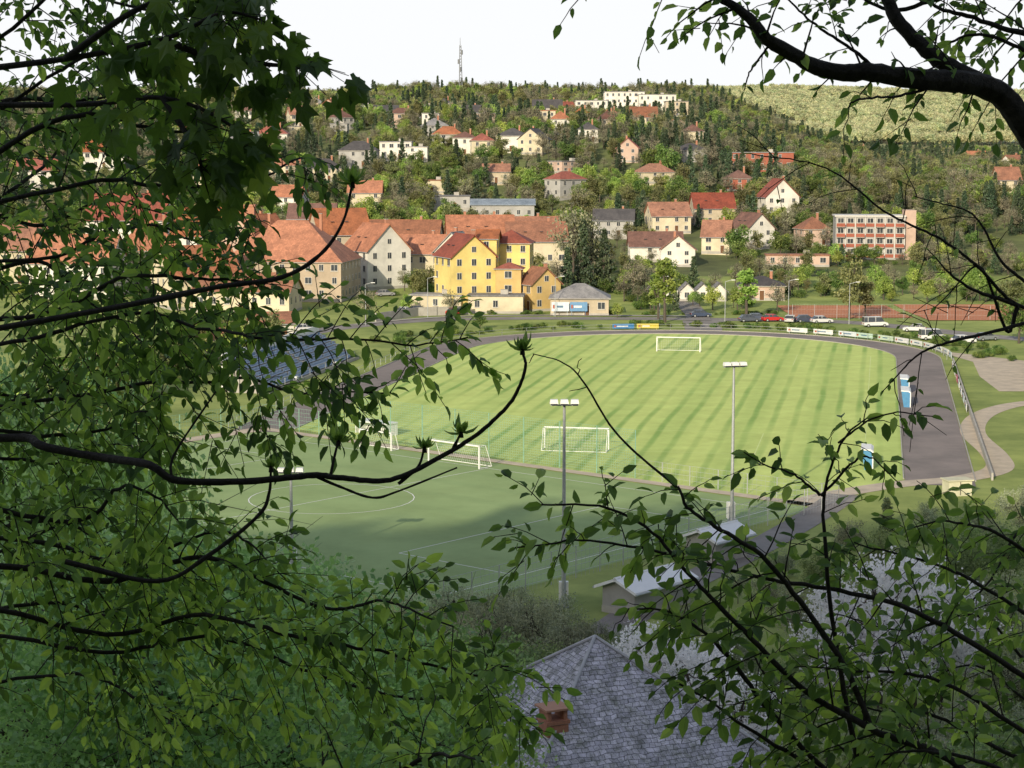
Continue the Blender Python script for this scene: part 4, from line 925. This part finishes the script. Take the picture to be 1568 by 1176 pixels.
# right lower tree
mb=MB(); lv=Leaves()
tk=cat([Vector((1.9,5.0,tz(1.9,5)-.3)),pixel_point(1500,1500,5.2),pixel_point(1420,1300,5.1)],6); mb.tube(tk,.05,.02,8)
K=dict(tw=.055,tl=.28,sp=.026,leaf=.046,dens=.92,jit=.02)
bo([(1560,1300,5.1),(1450,1165,5),(1330,1110,4.9),(1230,1050,4.9),(1140,960,4.8),(1060,880,4.8),(980,800,4.8),(830,775,4.8)],.012,.0025,**K)
bo([(1330,1110,4.9),(1270,960,4.9),(1180,840,4.8),(1090,775,4.8),(1040,742,4.8)],.009,.0035,**K)
bo([(1040,742,4.8),(950,670,4.8),(890,590,4.7),(860,560,4.7),(815,542,4.7)],.0035,.0012,tw=.12,tl=.06,dens=0,jit=.006)
bo([(1340,1300,5.2),(1300,1100,5.1),(1290,1000,5.1),(1277,850,5),(1270,760,5),(1290,690,5),(1330,640,5)],.009,.002,tw=.08,tl=.24,sp=.028,leaf=.045,dens=.85,bare=.25,jit=.012)
bo([(1640,1080,5.4),(1450,950,5.2),(1350,900,5.1),(1200,870,5),(1050,850,4.9),(930,845,4.8),(790,840,4.8)],.009,.002,**K)
bo([(1640,1000,5.6),(1500,900,5.4),(1400,860,5.3),(1310,830,5.2)],.007,.002,**K)
bo([(1400,1300,5.2),(1200,1120,5),(1110,1010,4.9),(1050,960,4.8),(960,935,4.8)],.009,.002,**K)
bo([(1640,1180,5.5),(1480,1060,5.3),(1360,1010,5.2),(1240,1000,5.1)],.008,.002,**K)
bo([(1640,900,5.7),(1540,830,5.5),(1480,815,5.4),(1400,810,5.3)],.007,.002,**K)
bo([(1660,1230,5.5),(1500,1130,5.3),(1400,1080,5.2),(1300,1070,5.1)],.008,.002,**K)
bo([(1270,760,5),(1210,715,5),(1140,690,4.9)],.004,.0015,tw=.05,tl=.13,sp=.024,leaf=.045)
bo([(1270,760,5),(1330,715,5),(1375,740,4.9)],.004,.0015,tw=.06,tl=.13,sp=.024,leaf=.044)
bo([(1290,690,5),(1350,655,5),(1430,640,4.9)],.003,.0015,tw=.07,tl=.11,sp=.026,leaf=.044)
bo([(1420,1300,5.2),(1250,1180,5),(1130,1110,4.9),(1040,1050,4.8)],.009,.002,**K)
bo([(1640,1250,5),(1520,1180,4.9),(1420,1150,4.8),(1330,1160,4.8)],.008,.002,**K)
bo([(1640,860,6),(1560,800,5.9),(1500,880,5.8),(1440,960,5.8)],.006,.002,**K)
bo([(1640,1120,6.2),(1560,1000,6.1),(1480,930,6),(1380,960,6),(1280,940,6)],.006,.002,**K)
bo([(1500,1300,6),(1400,1180,6),(1280,1130,5.9),(1180,1040,5.8),(1150,900,5.8)],.007,.002,**K)
bo([(1640,1200,6.2),(1580,1100,6.1),(1500,1020,6),(1420,1040,6)],.006,.002,**K)
finish('beech_sapling',mb,lv,G_rt)
# ---------------------------------------------------------------- light, sky, camera
S=Vector((-.38,-.92,0)).normalized(); el=math.radians(20); az=math.atan2(S.x,S.y)
sd=Vector((S.x*math.cos(el),S.y*math.cos(el),math.sin(el)))
sl=bpy.data.lights.new('sun','SUN'); sl.energy=5.0; sl.angle=math.radians(.5); sl.color=(1,.88,.67)
so=bpy.data.objects.new('sun',sl); so.rotation_euler=(-sd).to_track_quat('-Z','Y').to_euler(); so.location=(0,0,200); sc.collection.objects.link(so)
w=bpy.data.worlds.new('World'); sc.world=w; w.use_nodes=True; N=w.node_tree.nodes; L=w.node_tree.links; N.clear()
ou=N.new('ShaderNodeOutputWorld'); bg=N.new('ShaderNodeBackground'); sk=N.new('ShaderNodeTexSky'); sk.sky_type='NISHITA'; sk.sun_disc=False; sk.sun_elevation=el; sk.sun_rotation=az%(2*math.pi); sk.dust_density=2.0
tc=N.new('ShaderNodeTexCoord'); sx=N.new('ShaderNodeSeparateXYZ'); L.new(tc.outputs['Generated'],sx.inputs[0])
mr=N.new('ShaderNodeMapRange'); mr.interpolation_type='SMOOTHSTEP'; mr.inputs['From Min'].default_value=.06; mr.inputs['From Max'].default_value=.42; mr.inputs['To Min'].default_value=1; mr.inputs['To Max'].default_value=.16
L.new(sx.outputs['Z'],mr.inputs['Value'])
mx=N.new('ShaderNodeMixRGB'); mx.inputs[2].default_value=(6.5,6.6,6.7,1); L.new(mr.outputs[0],mx.inputs[0]); L.new(sk.outputs[0],mx.inputs[1])
L.new(mx.outputs[0],bg.inputs[0]); bg.inputs[1].default_value=.15; L.new(bg.outputs[0],ou.inputs[0])
cam=bpy.data.cameras.new('camera'); cam.lens=36*F/1568; cam.sensor_width=36; cam.clip_start=.1; cam.clip_end=20000
co=bpy.data.objects.new('camera',cam); co.location=(0,0,H); co.rotation_euler=(math.pi/2-PITCH,0,0); sc.collection.objects.link(co); sc.camera=co
sc.view_settings.view_transform='Standard'; sc.view_settings.look='None'; sc.view_settings.exposure=0
print('built in',time.time()-T0)
